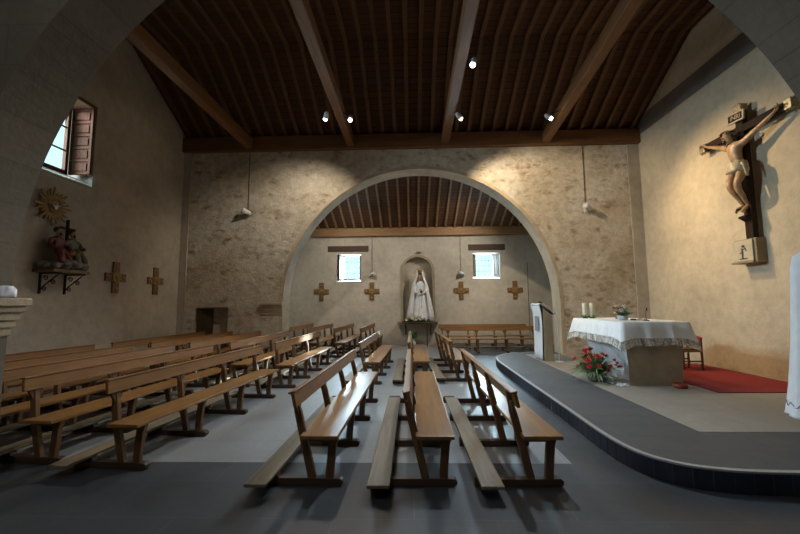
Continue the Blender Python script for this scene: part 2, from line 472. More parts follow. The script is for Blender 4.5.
# make the plaster slab above the aisle part of far wall reach the roof
# wall beams and tie beams
bm = NB(); add_box(bm, (XL, YA - .16, 6.36), (XR, YA + .02, 6.80))
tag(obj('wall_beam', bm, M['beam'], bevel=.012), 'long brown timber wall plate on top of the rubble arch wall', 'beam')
bm = NB(); add_box(bm, (XL, YW - .2, 4.46), (XR, YW, 4.80))
tag(obj('wall_beam', bm, M['aisle_beam'], bevel=.012), 'lighter timber beam above the far wall windows, seen through the arch', 'beam')
tie_lab = ['leftmost tie beam, running up toward the watermark side above the left wall',
           'tie beam with two small lamps beside its far end, left of the arch crown',
           'tie beam near the picture centre with the big bright lamp beside it',
           'rightmost tie beam, warmly lit, nearest the crucifix wall']
tie_lab[0] = 'leftmost exposed tie beam under the dark ceiling, nearest the left wall'
ties = [(-4.92, -4.95), (-1.80, -1.78), (1.05, 1.02), (4.05, 3.62)]
for (xa, xb), lab in zip(ties, tie_lab):
    bm = NB()
    v = add_box(bm, (-.11, 0, 6.42), (.11, 1, 6.72))
    for q in v:
        t = q.co.y; q.co.x += xa + (xb - xa) * t * 7.43 / 5.5; q.co.y = YA - .16 - t * 7.37
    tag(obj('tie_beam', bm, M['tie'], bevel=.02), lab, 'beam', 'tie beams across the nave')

# old wooden leaf in the wall recess
bm = NB()
Mx = Matrix.Translation((-6.44, YA + .06, .02)) @ Matrix.Rotation(R(14), 4, 'Z')
add_box(bm, (0, 0, 0), (.46, .04, 1.54), Mx)
for k in range(4): add_box(bm, (.02 + .11*k, -.008, .02), (.115 + .11*k, 0, 1.52), Mx)
d = struct('door_1', bm, M['darkwood'])

# ------------------------------------------------------------------ windows
def shutter_leaf(name, parent, org, rz, w, h, rows=5, mat=None):
    bm = NB()
    Mx = Matrix.Translation(org) @ Matrix.Rotation(rz, 4, 'Z')
    add_box(bm, (0, 0, 0), (w, .025, h), Mx)
    st = .05
    for a in (0, w - st): add_box(bm, (a, -.015, 0), (a + st, 0, h), Mx)
    for k in range(rows + 1):
        z = (h - st) * k / rows; add_box(bm, (st, -.015, z), (w - st, 0, z + st), Mx)
    for k in range(rows):
        z = (h - st) * k / rows
        add_box(bm, (st + .035, -.012, z + st + .035), (w - st - .035, 0, z + (h - st) / rows - .035), Mx)
    return obj(name, bm, mat or M['shutter'], parent, bevel=.004)
# high left window (normal along +X)
W = bpy.data.objects.new('window_1', None); C.objects.link(W); W.location = (XL - .5, 7.23, 4.22); W['kind'] = 'structure'
WI = Matrix.Translation(-W.location)
def wloc(o, Wn): o.matrix_parent_inverse = Matrix.Translation(-Wn.location); return o
bm = NB()
fy0, fy1, fz0, fz1, fx = 6.62, 7.80, 4.50, 6.05, XL - .5
for a, b in (((fy0, fz0), (fy0 + .07, fz1)), ((fy1 - .07, fz0), (fy1, fz1)), ((fy0, fz0), (fy1, fz0 + .09)), ((fy0, fz1 - .07), (fy1, fz1)), ((7.18, fz0), (7.24, fz1))):
    add_box(bm, (fx - .04, a[0], a[1]), (fx + .04, b[0], b[1]))
for k in (1, 2): add_box(bm, (fx - .02, fy0, fz0 + (fz1 - fz0) * k / 3), (fx + .02, fy1, fz0 + (fz1 - fz0) * k / 3 + .03))
wloc(obj('window_frame', bm, M['shutter'], W, bevel=.005), W)
bm = NB(); add_box(bm, (fx - .006, fy0 + .05, fz0 + .05), (fx + .006, fy1 - .05, fz1 - .05)); wloc(obj('pane', bm, M['glass'], W), W)
wloc(shutter_leaf('shutter', W, (fx + .03, fy1 + .03, 4.52), R(2), .47, 1.50), W)
bm = NB()   # rendered sill and reveal below the frame
add_prism(bm, [(XL - .55, 4.22), (XL + .03, 4.22), (XL + .03, 4.26), (XL - .46, 4.50), (XL - .55, 4.50)], 1.37, 'Y', 6.55)
wloc(obj('window_sill', bm, M['jamb'], W), W)
bm = NB(); add_box(bm, (XL - .6, 6.55, 6.02), (XL + .005, 7.92, 6.10)); wloc(obj('lintel', bm, M['tie'], W), W)
# aisle windows
def aisle_window(nm, x0, x1, z0, z1, side, gx0, gx1, gz0, gz1, lx0, lx1):
    Wn = bpy.data.objects.new(nm, None); C.objects.link(Wn); Wn.location = ((x0 + x1)/2, YW, z0); Wn['kind'] = 'structure'
    y = YW + .38
    bm = NB()
    for a, b in (((x0, z0), (gx0 + .0, z1)), ((gx1, z0), (x1, z1)), ((gx0, z0), (gx1, gz0)), ((gx0, gz1), (gx1, z1))):
        add_box(bm, (a[0], y - .04, a[1]), (b[0], y + .05, b[1]))
    wloc(obj('window_frame', bm, M['darkwood'], Wn, bevel=.006), Wn)
    bm = NB(); add_box(bm, (gx0 - .02, y + .06, gz0 - .02), (gx1 + .02, y + .07, gz1 + .02)); wloc(obj('pane', bm, M['glass'], Wn), Wn)
    bm = NB()
    k = 5
    for i in range(1, k): add_tube(bm, [(gx0 + (gx1 - gx0) * i / k, YW + .56, gz0 - .1), (gx0 + (gx1 - gx0) * i / k, YW + .56, gz1 + .1)], .008, 6)
    for i in range(1, 4): add_tube(bm, [(gx0 - .05, YW + .57, gz0 + (gz1 - gz0) * i / 4), (gx1 + .05, YW + .57, gz0 + (gz1 - gz0) * i / 4)], .008, 6)
    wloc(obj('grille', bm, M['iron'], Wn), Wn)
    if side < 0: s = shutter_leaf('shutter', Wn, (gx0 - .02, y - .05, gz0 - .04), R(-115), .32, gz1 - gz0 + .08, 3, M['darkwood'])
    else: s = shutter_leaf('shutter', Wn, (gx1 + .02, y - .05, gz0 - .04), R(-58), .30, gz1 - gz0 + .08, 3, M['darkwood'])
    wloc(s, Wn)
    bm = NB(); add_box(bm, (lx0, YW - .04, z1 + .04), (lx1, YW + .1, z1 + .28)); wloc(obj('lintel', bm, M['lintel'], Wn, bevel=.01), Wn)
    bm = NB(); add_prism(bm, [(YW - .02, z0 - .03), (YW + .40, z0 - .03), (YW + .40, z0 + .10), (YW - .02, z0 + .0)], x1 - x0, 'X', x0); wloc(obj('window_sill', bm, M['linen'], Wn), Wn)
aisle_window('window_2', -3.10, -2.09, 2.60, 3.80, -1, -2.86, -2.20, 2.74, 3.68, -3.48, -1.78)
aisle_window('window_3', 2.52, 3.60, 2.68, 3.80, 1, 2.70, 3.40, 2.80, 3.70, 2.34, 3.84)

# ------------------------------------------------------------------ dais
def catmull(P, k=6):
    out = []
    for i in range(1, len(P) - 2):
        p0, p1, p2, p3 = [Vector(q) for q in P[i-1:i+3]]
        for j in range(k):
            t = j / k
            out.append(tuple(.5 * ((2*p1) + (-p0+p2)*t + (2*p0-5*p1+4*p2-p3)*t*t + (-p0+3*p1-3*p2+p3)*t*t*t)))
    out.append(tuple(P[-2])); return out
edge = catmull([(6.0, 3.35), (4.6, 3.42), (3.7, 3.50), (3.18, 3.51), (2.72, 3.56), (2.40, 3.70), (2.20, 3.98), (2.13, 4.5), (2.14, 5.5), (2.15, 7.0), (2.17, 9.0), (2.20, 10.1), (2.33, 10.75), (2.62, 11.25), (3.10, 11.62), (3.9, 11.75), (4.5, 11.78), (5.0, 11.8)])
out = edge + [(XR, 11.5), (XR, 3.68), (4.6, 3.68)]
H = .19
D = bpy.data.objects.new('floor', None); C.objects.link(D); D.location = (4.5, 7.4, 0); D['kind'] = 'structure'
def dloc(o): o.matrix_parent_inverse = Matrix.Translation((-4.5, -7.4, 0)); return o
bm = NB(); add_prism(bm, [(4.43, 3.42)] + [p for p in edge if p[0] < 4.43] + [(4.43, 11.78), (4.43, 11.2), (XR, 11.2), (XR, 3.67), (4.43, 3.67)], H - .001, 'Z', 0)
dloc(obj('dais', bm, M['dais'], D))
e2 = [p for p in edge if p[0] < 4.43]
def offs(P, d):
    o = []
    for i, p in enumerate(P):
        a = Vector(P[max(i-1, 0)]); b = Vector(P[min(i+1, len(P)-1)]); t = (b - a).normalized(); nrm = Vector((t.y, -t.x))
        o.append((p[0] + nrm.x * d, p[1] + nrm.y * d))
    return o
def strip(bm, P, Q, z0, z1, uvlen=False):
    for i in range(len(P) - 1):
        add_prism(bm, [P[i], P[i+1], Q[i+1], Q[i]], z1 - z0, 'Z', z0)
inn = offs(e2, .035); outp = offs(e2, -.012)
bm = NB(); strip(bm, e2, outp, 0, H - .012)
rm, rnt, rb = newmat('riser_dark'); 
v = coord(rnt, (1, 1, 1)); wn = noise(rnt, v, 3, 5)
lk(rnt, ramp(rnt, wn, [(.3, (.012, .014, .024)), (.7, (.026, .030, .048))]), rb.inputs['Base Color']); rb.inputs['Roughness'].default_value = .38
dloc(obj('riser', bm, rm, D))
# joints between the riser tiles
bm = NB(); acc = 0
P3 = offs(e2, -.0135)
for i in range(len(P3) - 1):
    a = Vector(P3[i]); b = Vector(P3[i+1]); L = (b - a).length; s = 0
    while acc < L:
        q = a + (b - a) * (acc / L); t = (b - a).normalized()
        Mx = Matrix.Translation((q.x, q.y, 0)) @ Matrix.Rotation(math.atan2(t.y, t.x), 4, 'Z')
        add_box(bm, (-.003, -.003, .0), (.003, .003, H - .012), Mx)
        acc += .15
    acc -= L
jm = flat('joint', (.055, .06, .075), .7); dloc(obj('tile_joints', bm, jm, D))
bm = NB(); strip(bm, offs(e2, -.016), inn, H - .012, H + .006)
dloc(obj('nosing', bm, M['nosing'], D))
bm = NB(); add_prism(bm, [(3.23, 4.55), (XR, 4.55), (XR, 11.2), (3.23, 11.2)], .004, 'Z', H - .002)
dloc(obj('pale_paving', bm, M['dais_pale'], D))

# ------------------------------------------------------------------ pews
def make_pew(L=3.25, frames=(.12, 1.10, 2.08, 3.06), k=.24, dz=0.0):
    """k: how far the back leans; dz: extra height of the back"""
    def cx_(z): return .0675 - .24 * (z - .06) if z <= .44 else -.024 - k * (z - .44)
    t = thing('pew', 'x', 'pew')
    bm = NB(); add_box(bm, (-.02, -.02, .440), (.33, L + .02, .475)); obj('seat', bm, M['pewseat'], t, bevel=.008)
    # back board: leaning, with a rounded top
    bm = NB()
    tilt = math.atan(k); c, s = math.cos(tilt), math.sin(tilt)
    def rot(p): return (cx_(.79 + dz) + .034 + p[0] * c - p[1] * s, .79 + dz + p[0] * s + p[1] * c)
    pr = [rot(p) for p in ((-.016, -.070), (.016, -.070), (.016, .055), (.026, .062), (.026, .078), (-.040, .078), (-.040, .062), (-.016, .055))]
    add_prism(bm, pr, L + .06, 'Y', -.03); obj('backrest', bm, M['pew'], t, bevel=.006)
    bm = NB(); add_box(bm, (-.44, -.20, .105), (-.245, L - .38, .135)); obj('kneeler', bm, M['kneeler'], t, bevel=.007)
    for y in frames:
        bm = NB()   # raking back post, widening into a bracket under the board
        hw = ((.06, .037), (.44, .036), (.655, .034), (.70, .026), (.845 + dz, .018))
        add_prism(bm, [(cx_(z) + w, z) for z, w in hw] + [(cx_(z) - w, z) for z, w in reversed(hw)], .05, 'Y', y - .025)
        vv = add_prism(bm, [(y - .025, .60 + dz), (y + .025, .60 + dz), (y + .075, .71 + dz), (y + .075, .76 + dz), (y - .075, .76 + dz), (y - .075, .71 + dz)], .03, 'X', 0)
        for q in vv: q.co.x += cx_(q.co.z) - .014
        obj('back_post', bm, M['pewleg'], t, bevel=.006)
        bm = NB()   # front leg, waisted and slightly raked
        add_prism(bm, [(.195, .06), (.27, .06), (.275, .16), (.295, .36), (.32, .44), (.225, .44), (.212, .30), (.198, .14)], .05, 'Y', y - .025)
        add_box(bm, (.03, y - .018, .385), (.26, y + .018, .44))
        obj('leg', bm, M['pewleg'], t, bevel=.006)
        bm = NB()   # sled foot reaching back under the kneeler
        add_prism(bm, [(-.45, .0), (.33, .0), (.355, .02), (.355, .05), (.33, .068), (-.24, .068), (-.26, .105), (-.43, .105), (-.45, .08)], .075, 'Y', y - .0375)
        obj('foot', bm, M['foot'], t, bevel=.006)
    return t
def copy_tree(o, parent=None):
    c = o.copy(); C.objects.link(c)
    if parent is not None: c.parent = parent
    for ch in list(o.children): copy_tree(ch, c)
    return c
pew0 = make_pew()
pew1 = None
pews = [
 # x, y, yaw, label, group
 (-1.01, 3.55, -1.2, 'glossy brown near pew, leftmost of the three nearest central pews', 'central pews'),
 (.04, 3.55, 0, 'brown wooden pew in the middle of the three nearest central pews', 'central pews'),
 (1.0, 3.55, .8, 'brown wooden pew nearest the curved dais edge, foremost of its line', 'central pews'),
 (-1.0, 7.95, -2.0, 'pew directly behind the glossy left central pew, dark front edge, far line', 'central pews'),
 (.03, 8.05, 0, 'far central pew standing right in front of the white Virgin statue', 'central pews'),
 (.92, 8.25, 2.5, 'far central pew closest to the dais tip, behind the rightmost near pew', 'central pews'),
 (-3.07, 3.88, -4.8, 'frontmost pew of the left block, closest to the open central floor', 'left block pews'),
 (-4.07, 4.0, -4.8, 'second pew of the left block, its end showing just left of the frontmost one', 'left block pews'),
 (-4.885, 4.05, -4.8, 'third pew of the left block counted from the open floor', 'left block pews'),
 (-5.70, 4.10, -4.8, 'fourth pew of the left block counted from the open floor', 'left block pews'),
 (-6.52, 4.15, -4.8, 'pew of the left block hard against the left wall, near the capital', 'left block pews'),
 (-2.70, 7.62, -2.0, 'pew of the rear left block nearest the central floor, beside the arch', 'rear left pews'),
 (-3.66, 7.72, -2.0, 'pew of the rear left block whose end catches the white daylight', 'rear left pews'),
 (-4.49, 7.72, -2.0, 'middle pew of the rear left block, third from the open floor', 'rear left pews'),
 (-5.32, 7.75, -2.0, 'pew of the rear left block in front of the wall recess', 'rear left pews'),
 (-6.15, 7.78, -2.0, 'pew of the rear left block closest to the left wall, below the small cross', 'rear left pews'),
 (-1.58, 12.0, -2.0, 'aisle pew beyond the arch nearest the statue, rightmost of the four', 'aisle pews'),
 (-2.42, 12.0, -2.0, 'aisle pew beyond the arch, second from the statue', 'aisle pews'),
 (-3.26, 12.0, -2.0, 'aisle pew beyond the arch, third from the statue', 'aisle pews'),
 (-4.10, 12.18, -2.0, 'aisle pew beyond the arch, mostly hidden behind the left pier', 'aisle pews'),
 (1.12, 13.35, -90, 'front pew of the pair below the right aisle window, facing the nave', 'aisle pews facing the nave'),
 (1.02, 14.62, -90, 'rear pew of the pair below the right aisle window, against the far wall', 'aisle pews facing the nave'),
]
for i, (x, y, a, lab, g) in enumerate(pews):
    if i == 6:
        p = pew1 = make_pew(k=.09, dz=.045)
    else: p = pew0 if i == 0 else copy_tree(pew1 if 6 < i < 20 else pew0)
    p['label'] = lab; p['group'] = g
    p.location = (x, y, 0); p.rotation_euler = (0, 0, R(a))
    if a == -90:   # seat towards the viewer
        p.location = (x, y, 0)

# ------------------------------------------------------------------ altar and what stands on it
t = thing('altar', 'stone altar block on the dais, plain front and rough pale side', 'altar', (4.31, 7.9, H))
zt = 1.30 - H
def outl(x0, x1, y0, y1, r=.05, n=4):
    P = []
    for cx_, cy_, a in ((x1 - r, y0 + r, -90), (x1 - r, y1 - r, 0), (x0 + r, y1 - r, 90), (x0 + r, y0 + r, 180)):
        for k in range(n + 1): P.append((cx_ + r * math.cos(R(a + 90 * k / n)), cy_ + r * math.sin(R(a + 90 * k / n))))
    return P
random.seed(4)
bm = NB()   # solid, with long side hollowed like a boat under the slab
sec = [(0, .95, .30), (.08, .93, .34), (.35, .86, .30), (.6, .62, .20), (.78, .25, .08), (.86, 0.06, .02), (.90, 0, 0)]
rings = []
ny = 14
for zz, cut, cx_ in sec:
    ringv = []
    x0, x1 = -.49 - .05 * zz / .9 + cx_ * .02, .42 + .06 * zz / .9
    y0, y1 = -.93, .90 - cut * .55
    N = 10
    for k in range(N): ringv.append((x0 + (x1 - x0) * k / N, y0))
    for k in range(N): ringv.append((x1, y0 + (y1 - y0) * k / N))
    for k in range(N): ringv.append((x1 - (x1 - x0) * k / N, y1))
    for k in range(N):
        w = math.sin(PI * k / N)
        ringv.append((x0 + w * cx_ * .8 + (random.uniform(-.02, .02) if k else 0), y1 - (y1 - y0) * k / N))
    rings.append([bm.verts.new((a, b, zz)) for a, b in ringv])
for A, B in zip(rings, rings[1:]):
    for k in range(len(A)):
        j = (k + 1) % len(A)
        f = bm.faces.new((A[k], A[j], B[j], B[k])); f.material_index = 1 if k >= 30 else 0
bm.faces.new(rings[0][::-1]); bm.faces.new(rings[-1])
obj('base', bm, [M['altar_stone'], M['altar_rough']], t)
bm = NB(); add_prism(bm, outl(-.55, .49, -.95, .94), .19, 'Z', .90); obj('slab', bm, M['altar_stone'], t, bevel=.01)
# rubble spill at the foot of the rough side
bm = NB()
for k in range(150):
    a = random.uniform(-1.0, .1); b = random.uniform(0, .22) * (1 - abs(a + .6))
    r = random.uniform(.012, .04); add_ball(bm, (-.54 - b, a, r * .4), r, 1, (1, 1, .6))
tag(obj('white_gravel', bm, M['rock_white']), 'pale crumbled stone scattered at the rough foot of the altar', 'gravel', kind='stuff').location = (4.31, 7.9, H)

# tablecloth
bm = NB()
P = []
x0, x1, y0, y1 = -.60, .53, -1.0, .98
step = .04
def side_pts(a, b):
    L = math.dist(a, b); n = int(L / step); return [(a[0] + (b[0]-a[0])*k/n, a[1] + (b[1]-a[1])*k/n) for k in range(n)]
corn = [(x0, y0), (x1, y0), (x1, y1), (x0, y1)]
loop = []
for k in range(4): loop += side_pts(corn[k], corn[(k+1) % 4])
n = len(loop)
levels = [(0, 0), (.012, .02), (.13, .045), (.27, .075), (.28, .077), (.405, .10)]
rv = []
cum = [0]
for k in range(n): cum.append(cum[-1] + math.dist(loop[k], loop[(k+1) % n]))
for d, o in levels:
    row = []
    for k, (a, b) in enumerate(loop):
        dx = (1 if a > x1 - 1e-3 else -1 if a < x0 + 1e-3 else 0); dy = (1 if b > y1 - 1e-3 else -1 if b < y0 + 1e-3 else 0)
        # distance from nearest corner -> corners hang lower and flare
        dc = min(math.dist((a, b), q) for q in corn)
        cf = max(0, 1 - dc / .22)
        w = (.018 * math.sin(cum[k] * 17) + .012 * math.sin(cum[k] * 31 + 1)) * (d / .405)
        oo = o + w + cf * .035 * d / .47
        if cf > 0 and dx * dy == 0:
            # ease the outward direction round the corner
            cxn = 1 if a > 0 else -1; cyn = 1 if b > 0 else -1
            ex = dx if dx else cxn * cf * .7; ey = dy if dy else cyn * cf * .7
        else: ex, ey = dx, dy
        drop = d * (1 + .24 * cf * cf) + .006 * math.sin(cum[k] * 23) * (d > .4)
        row.append(bm.verts.new((a + ex * oo, b + ey * oo, zt + .006 - drop)))
    rv.append(row)
bm.faces.new(rv[0])
lace_from = 4
for li in range(len(rv) - 1):
    if li >= 4: continue
    A, B = rv[li], rv[li+1]
    for k in range(n):
        j = (k + 1) % n; bm.faces.new((A[k], A[j], B[j], B[k]))
lv = [[(v.co.copy()) for v in rv[4]], [(v.co.copy()) for v in rv[5]]]
bmesh.ops.delete(bm, geom=[v for v in bm.verts if not v.link_faces], context='VERTS')
tc = thing('altar_cloth', 'white linen cloth with a tasselled lace border draped over the altar', 'tablecloth', (4.31, 7.9, H))
o = obj('linen', bm, M['linen'], tc, smooth=False)
sm = o.modifiers.new('solid', 'SOLIDIFY'); sm.thickness = .004; sm.offset = 1
for p in o.data.polygons: p.use_smooth = len(p.vertices) == 4
lm, lnt, lb = newmat('lace')
lvv = coord(lnt, (1, 1, 1)); ln = noise(lnt, lvv, 60, 3, .6); ln2 = noise(lnt, coord(lnt, (26, 26, 2)), 1.0, 2, .5)
lk(lnt, ramp(lnt, ln2, [(.38, (.32, .28, .22)), (.55, (.78, .73, .66))]), lb.inputs['Base Color']); lb.inputs['Roughness'].default_value = .9
al = ramp(lnt, ln, [(.42, 0.15), (.5, 1.0)]); lk(lnt, al, lb.inputs['Alpha'])
bm = NB()
A = [bm.verts.new(q) for q in lv[0]]; B = [bm.verts.new(q) for q in lv[1]]
for k in range(n):
    j = (k + 1) % n; bm.faces.new((A[k], A[j], B[j], B[k]))
obj('lace', bm, lm, tc)

def pillar_candle(x, y, lab):
    t = thing('pillar_candle', lab, 'candle', (x, y, zt + H + .0115), 0, 'altar candles')
    bm = NB(); add_lathe(bm, [(.050, .03), (.052, .05), (.052, .325), (.046, .333), (.04, .325), (.02, .312)], 24); obj('wax', bm, M['wax'], t, True)
    bm = NB(); add_tube(bm, [(0, 0, .31), (.002, 0, .325), (.006, 0, .335)], .003, 6); obj('wick', bm, M['black'], t)
    bm = NB(); add_lathe(bm, [(.055, .0), (.058, .012), (.055, .03), (.05, .032)], 20); obj('holder', bm, M['bronze'], t, True)
pillar_candle(3.84, 8.62, 'cream pillar candle on the altar, left one of the two')
pillar_candle(3.985, 8.60, 'cream pillar candle on the altar, right one, nearer the flowers')
def leaf(bm, base, tip, w, bend=0, n=5):
    base = Vector(base); tip = Vector(tip); d = tip - base; s = d.cross(Vector((0, 0, 1)))
    if s.length < 1e-4: s = Vector((1, 0, 0))
    s.normalize(); up = s.cross(d).normalized(); L = d.length
    prev = None
    for k in range(n + 1):
        t = k / n; c = base + d * t + up * (bend * L * math.sin(PI * t)) ; ww = w * math.sin(PI * min(.97, .08 + .92 * t)) + .001
        row = (bm.verts.new(c - s * ww), bm.verts.new(c + up * ww * -.35), bm.verts.new(c + s * ww))
        if prev:
            bm.faces.new((prev[0], prev[1], row[1], row[0])); bm.faces.new((prev[1], prev[2], row[2], row[1]))
        prev = row
def bloom(bm, c, r, nrm=(0, 0, 1), petals=6, rings=3):
    c = Vector(c); q = Vector((0, 0, 1)).rotation_difference(Vector(nrm).normalized())
    for g in range(rings):
        rr = r * (1 - .28 * g); lift = r * (.15 + .28 * g)
        for k in range(petals):
            a = 2 * PI * (k + .5 * g) / petals
            u = Vector((math.cos(a), math.sin(a), 0)); v = Vector((-u.y, u.x, 0))
            P = [Vector((0, 0, 0)), u * rr * .55 + v * rr * .36 + Vector((0, 0, lift * .7)), u * rr + v * rr * .12 + Vector((0, 0, lift * 1.5)), u * rr - v * rr * .12 + Vector((0, 0, lift * 1.5)), u * rr * .55 - v * rr * .36 + Vector((0, 0, lift * .7))]
            bm.faces.new([bm.verts.new(c + q @ p) for p in P])
    add_ball(bm, c + q @ Vector((0, 0, r * .35)), r * .25, 1)
random.seed(11)
# small garland under the candles
t = thing('candle_garland', 'green sprig garland around the foot of the two altar candles', 'foliage', (3.91, 8.61, zt + H + .0115))
bm = NB()
for k in range(70):
    a = random.uniform(0, 2*PI); b = (math.cos(a) * random.uniform(.10, .17), math.sin(a) * .10, .015)
    leaf(bm, b, (b[0] + random.uniform(-.06, .06), b[1] + random.uniform(-.06, .03), random.uniform(.02, .09)), .011, .1, 3)
obj('leaves', bm, M['leaf'], t)
# white flowers in a bowl
t = thing('flower_bowl', 'pale china bowl of white flowers and leaves in the middle of the altar', 'flowers', (4.08, 7.55, zt + H + .0115))
bm = NB(); add_lathe(bm, [(.055, 0), (.075, .01), (.10, .06), (.105, .085), (.095, .085), (.088, .06)], 24); obj('bowl', bm, M['china'], t, True)
bm = NB()
for k in range(60):
    a = random.uniform(0, 2*PI); e = random.uniform(.1, 1.3); L = random.uniform(.10, .25)
    b = (math.cos(a) * .04, math.sin(a) * .04, .08)
    leaf(bm, b, (b[0] + math.cos(a) * math.cos(e) * L, b[1] + math.sin(a) * math.cos(e) * L, .08 + math.sin(e) * L * .8), .016, .12, 4)
obj('leaves', bm, M['leaf'], t)
for k in range(18):
    a = random.uniform(0, 2*PI); rr = random.uniform(.02, .19)
    bm = NB(); bloom(bm, (math.cos(a) * rr, math.sin(a) * rr, .17 + random.uniform(-.02, .09)), .042, (math.cos(a), math.sin(a), 1.2)); obj('flower', bm, M['petalw'], t)
# little red glass lamp behind the flowers
t = thing('oil_lamp', 'small dark red stemmed bowl behind the white altar flowers', 'bowl', (4.36, 8.25, zt + H + .0115))
bm = NB(); add_lathe(bm, [(.06, 0), (.06, .012), (.014, .03), (.012, .17), (.03, .19), (.10, .22), (.115, .25), (.10, .245), (.02, .21)], 20); obj('bowl', bm, M['terracotta'], t, True)
# microphone
t = thing('table_microphone', 'small black gooseneck microphone standing at the right of the altar', 'microphone', (4.34, 7.25, zt + H + .0115))
bm = NB(); add_lathe(bm, [(.055, 0), (.055, .012), (.02, .022)], 16); obj('base', bm, M['black'], t)
bm = NB(); add_tube(bm, [(0, 0, .02), (-.005, 0, .09), (.0, 0, .15), (.012, 0, .19)], .006, 8); obj('gooseneck', bm, M['black'], t, True)
bm = NB(); add_tube(bm, [(.010, 0, .18), (.014, 0, .20), (.022, 0, .235), (.025, 0, .245)], [.008, .014, .015, .006], 10); obj('capsule', bm, M['black'], t, True)
# missal lying flat
t = thing('altar_book', 'thin dark book lying on the altar cloth beside the flower bowl', 'book', (4.33, 7.50, zt + H + .0115), R(12))
bm = NB(); add_box(bm, (-.10, -.07, 0), (.10, .07, .004)); add_box(bm, (-.10, -.07, .018), (.10, .07, .022)); add_box(bm, (-.10, -.07, 0), (-.096, .07, .022)); obj('cover', bm, M['black'], t)
bm = NB(); add_box(bm, (-.095, -.066, .004), (.097, .066, .018)); obj('pages', bm, M['linen'], t)

# red arrangement on the floor
t = thing('red_flower_arrangement', 'red carnations and trailing leaves in a grey pot at the left foot of the altar', 'flowers', (3.44, 7.42, H + .002))
bm = NB(); add_lathe(bm, [(.10, 0), (.15, .04), (.155, .10), (.12, .14), (.08, .14)], 20, fold=lambda a, z: 1 + .08 * math.sin(3 * a + 9 * z)); obj('pot', bm, M['rock'], t, True)
bm = NB()
for k in range(230):
    a = random.uniform(0, 2*PI); e = random.uniform(-.15, 1.35); L = random.uniform(.2, .48)
    b = (math.cos(a) * .06, math.sin(a) * .06, .13)
    leaf(bm, b, (b[0] + math.cos(a) * math.cos(e) * L, b[1] + math.sin(a) * math.cos(e) * L, max(.02, .13 + math.sin(e) * L)), .014, .16, 5)
obj('leaves', bm, M['leaf'], t)
bm = NB()
for k in range(60):
    a = random.uniform(0, 2*PI); e = random.uniform(-.25, .3); L = random.uniform(.25, .45)
    b = (math.cos(a) * .08, math.sin(a) * .08, .12)
    leaf(bm, b, (b[0] + math.cos(a) * math.cos(e) * L, b[1] + math.sin(a) * math.cos(e) * L, max(.012, .10 + math.sin(e) * L)), .012, .22, 5)
obj('trailing_leaves', bm, M['leaf2'], t)
for k in range(30):
    a = random.uniform(0, 2*PI); e = random.uniform(.12, 1.4); L = random.uniform(.28, .46)
    c = (math.cos(a) * math.cos(e) * L, math.sin(a) * math.cos(e) * L, .14 + math.sin(e) * L)
    bm = NB(); bloom(bm, c, random.uniform(.042, .058), (math.cos(a) * .6, math.sin(a) * .6, .8), 7, 3)
    add_tube(bm, [(0, 0, .13), (c[0]*.6, c[1]*.6, .13 + (c[2]-.13)*.7), c], .003, 5)
    obj('flower', bm, M['petal'], t)
# red dish
bm = NB(); add_lathe(bm, [(.09, 0), (.11, .01), (.115, .07), (.105, .075), (.10, .03), (.03, .025)], 24)
tag(obj('red_dish', bm, M['terracotta'], smooth=True), 'low round red dish on the dais at the front corner of the altar', 'dish').location = (4.56, 6.80, H + .003)
# carpet
bm = NB()
v = add_box(bm, (4.90, 6.42, H + .003), (6.72, 9.35, H + .016))
tag(obj('red_carpet', bm, M['carpet'], bevel=.004), 'red carpet spread on the dais between the altar and the right wall', 'carpet')
# chair behind the altar
t = thing('altar_chair', 'low brown wooden chair with a red padded back, behind the altar', 'chair', (5.98, 8.66, H + .017), R(0))
t.scale = (.93, .93, .93)
for x in (-.21, .21):
    for y in (-.22, .22):
        bm = NB(); add_box(bm, (x - .02, y - .02, 0), (x + .02, y + .02, .42 if x < 0 else .74)); obj('leg', bm, M['pewleg'], t, bevel=.004)
bm = NB(); add_box(bm, (-.24, -.25, .40), (.22, .25, .44)); obj('seat', bm, M['pew'], t, bevel=.008)
bm = NB(); add_box(bm, (-.22, -.23, .44), (.18, .23, .475)); obj('seat_cushion', bm, M['darkwood'], t, bevel=.012)
bm = NB(); add_box(bm, (.185, -.20, .50), (.225, .20, .70)); obj('back_panel', bm, M['pew'], t, bevel=.008)
bm = NB(); add_prism(bm, [(-.25, .70), (.25, .70), (.25, .74), (.15, .765), (0, .775), (-.15, .765), (-.25, .74)], .05, 'X', .18); obj('top_rail', bm, M['red'], t, bevel=.006)
for y in (-.22, .22):
    bm = NB(); add_box(bm, (-.2, y - .015, .18), (.2, y + .015, .21)); obj('stretcher', bm, M['pewleg'], t)

# ------------------------------------------------------------------ ambo
t = thing('ambo', 'pale stone lectern column with sloping top, left part of the dais', 'lectern', (3.45, 10.20, H))
bm = NB(); add_prism(bm, [(-.11, 0), (.11, 0), (.11, 1.14), (-.11, 1.36)], .68, 'Y', -.34); obj('column', bm, M['altar_stone'], t, bevel=.01)
bm = NB(); 
v = add_box(bm, (-.24, -.35, -.02), (.22, .35, .02), Matrix.Translation((.0, 0, 1.30)) @ Matrix.Rotation(R(33), 4, 'Y')); obj('book_rest', bm, M['darkwood'], t, bevel=.006)
bm = NB(); add_box(bm, (-.23, -.30, .021), (.20, .30, .036), Matrix.Translation((.0, 0, 1.30)) @ Matrix.Rotation(R(33), 4, 'Y')); 
tag(obj('open_book', bm, M['linen'], bevel=.006), 'white open book lying on the sloping lectern top', 'book').location = (3.45, 10.20, H)
tc = thing('lectern_cloth', 'long white cloth with a grey woven emblem hanging down the lectern front', 'cloth', (3.45, 10.20, H))
bm = NB(); ny = 40; rows = []
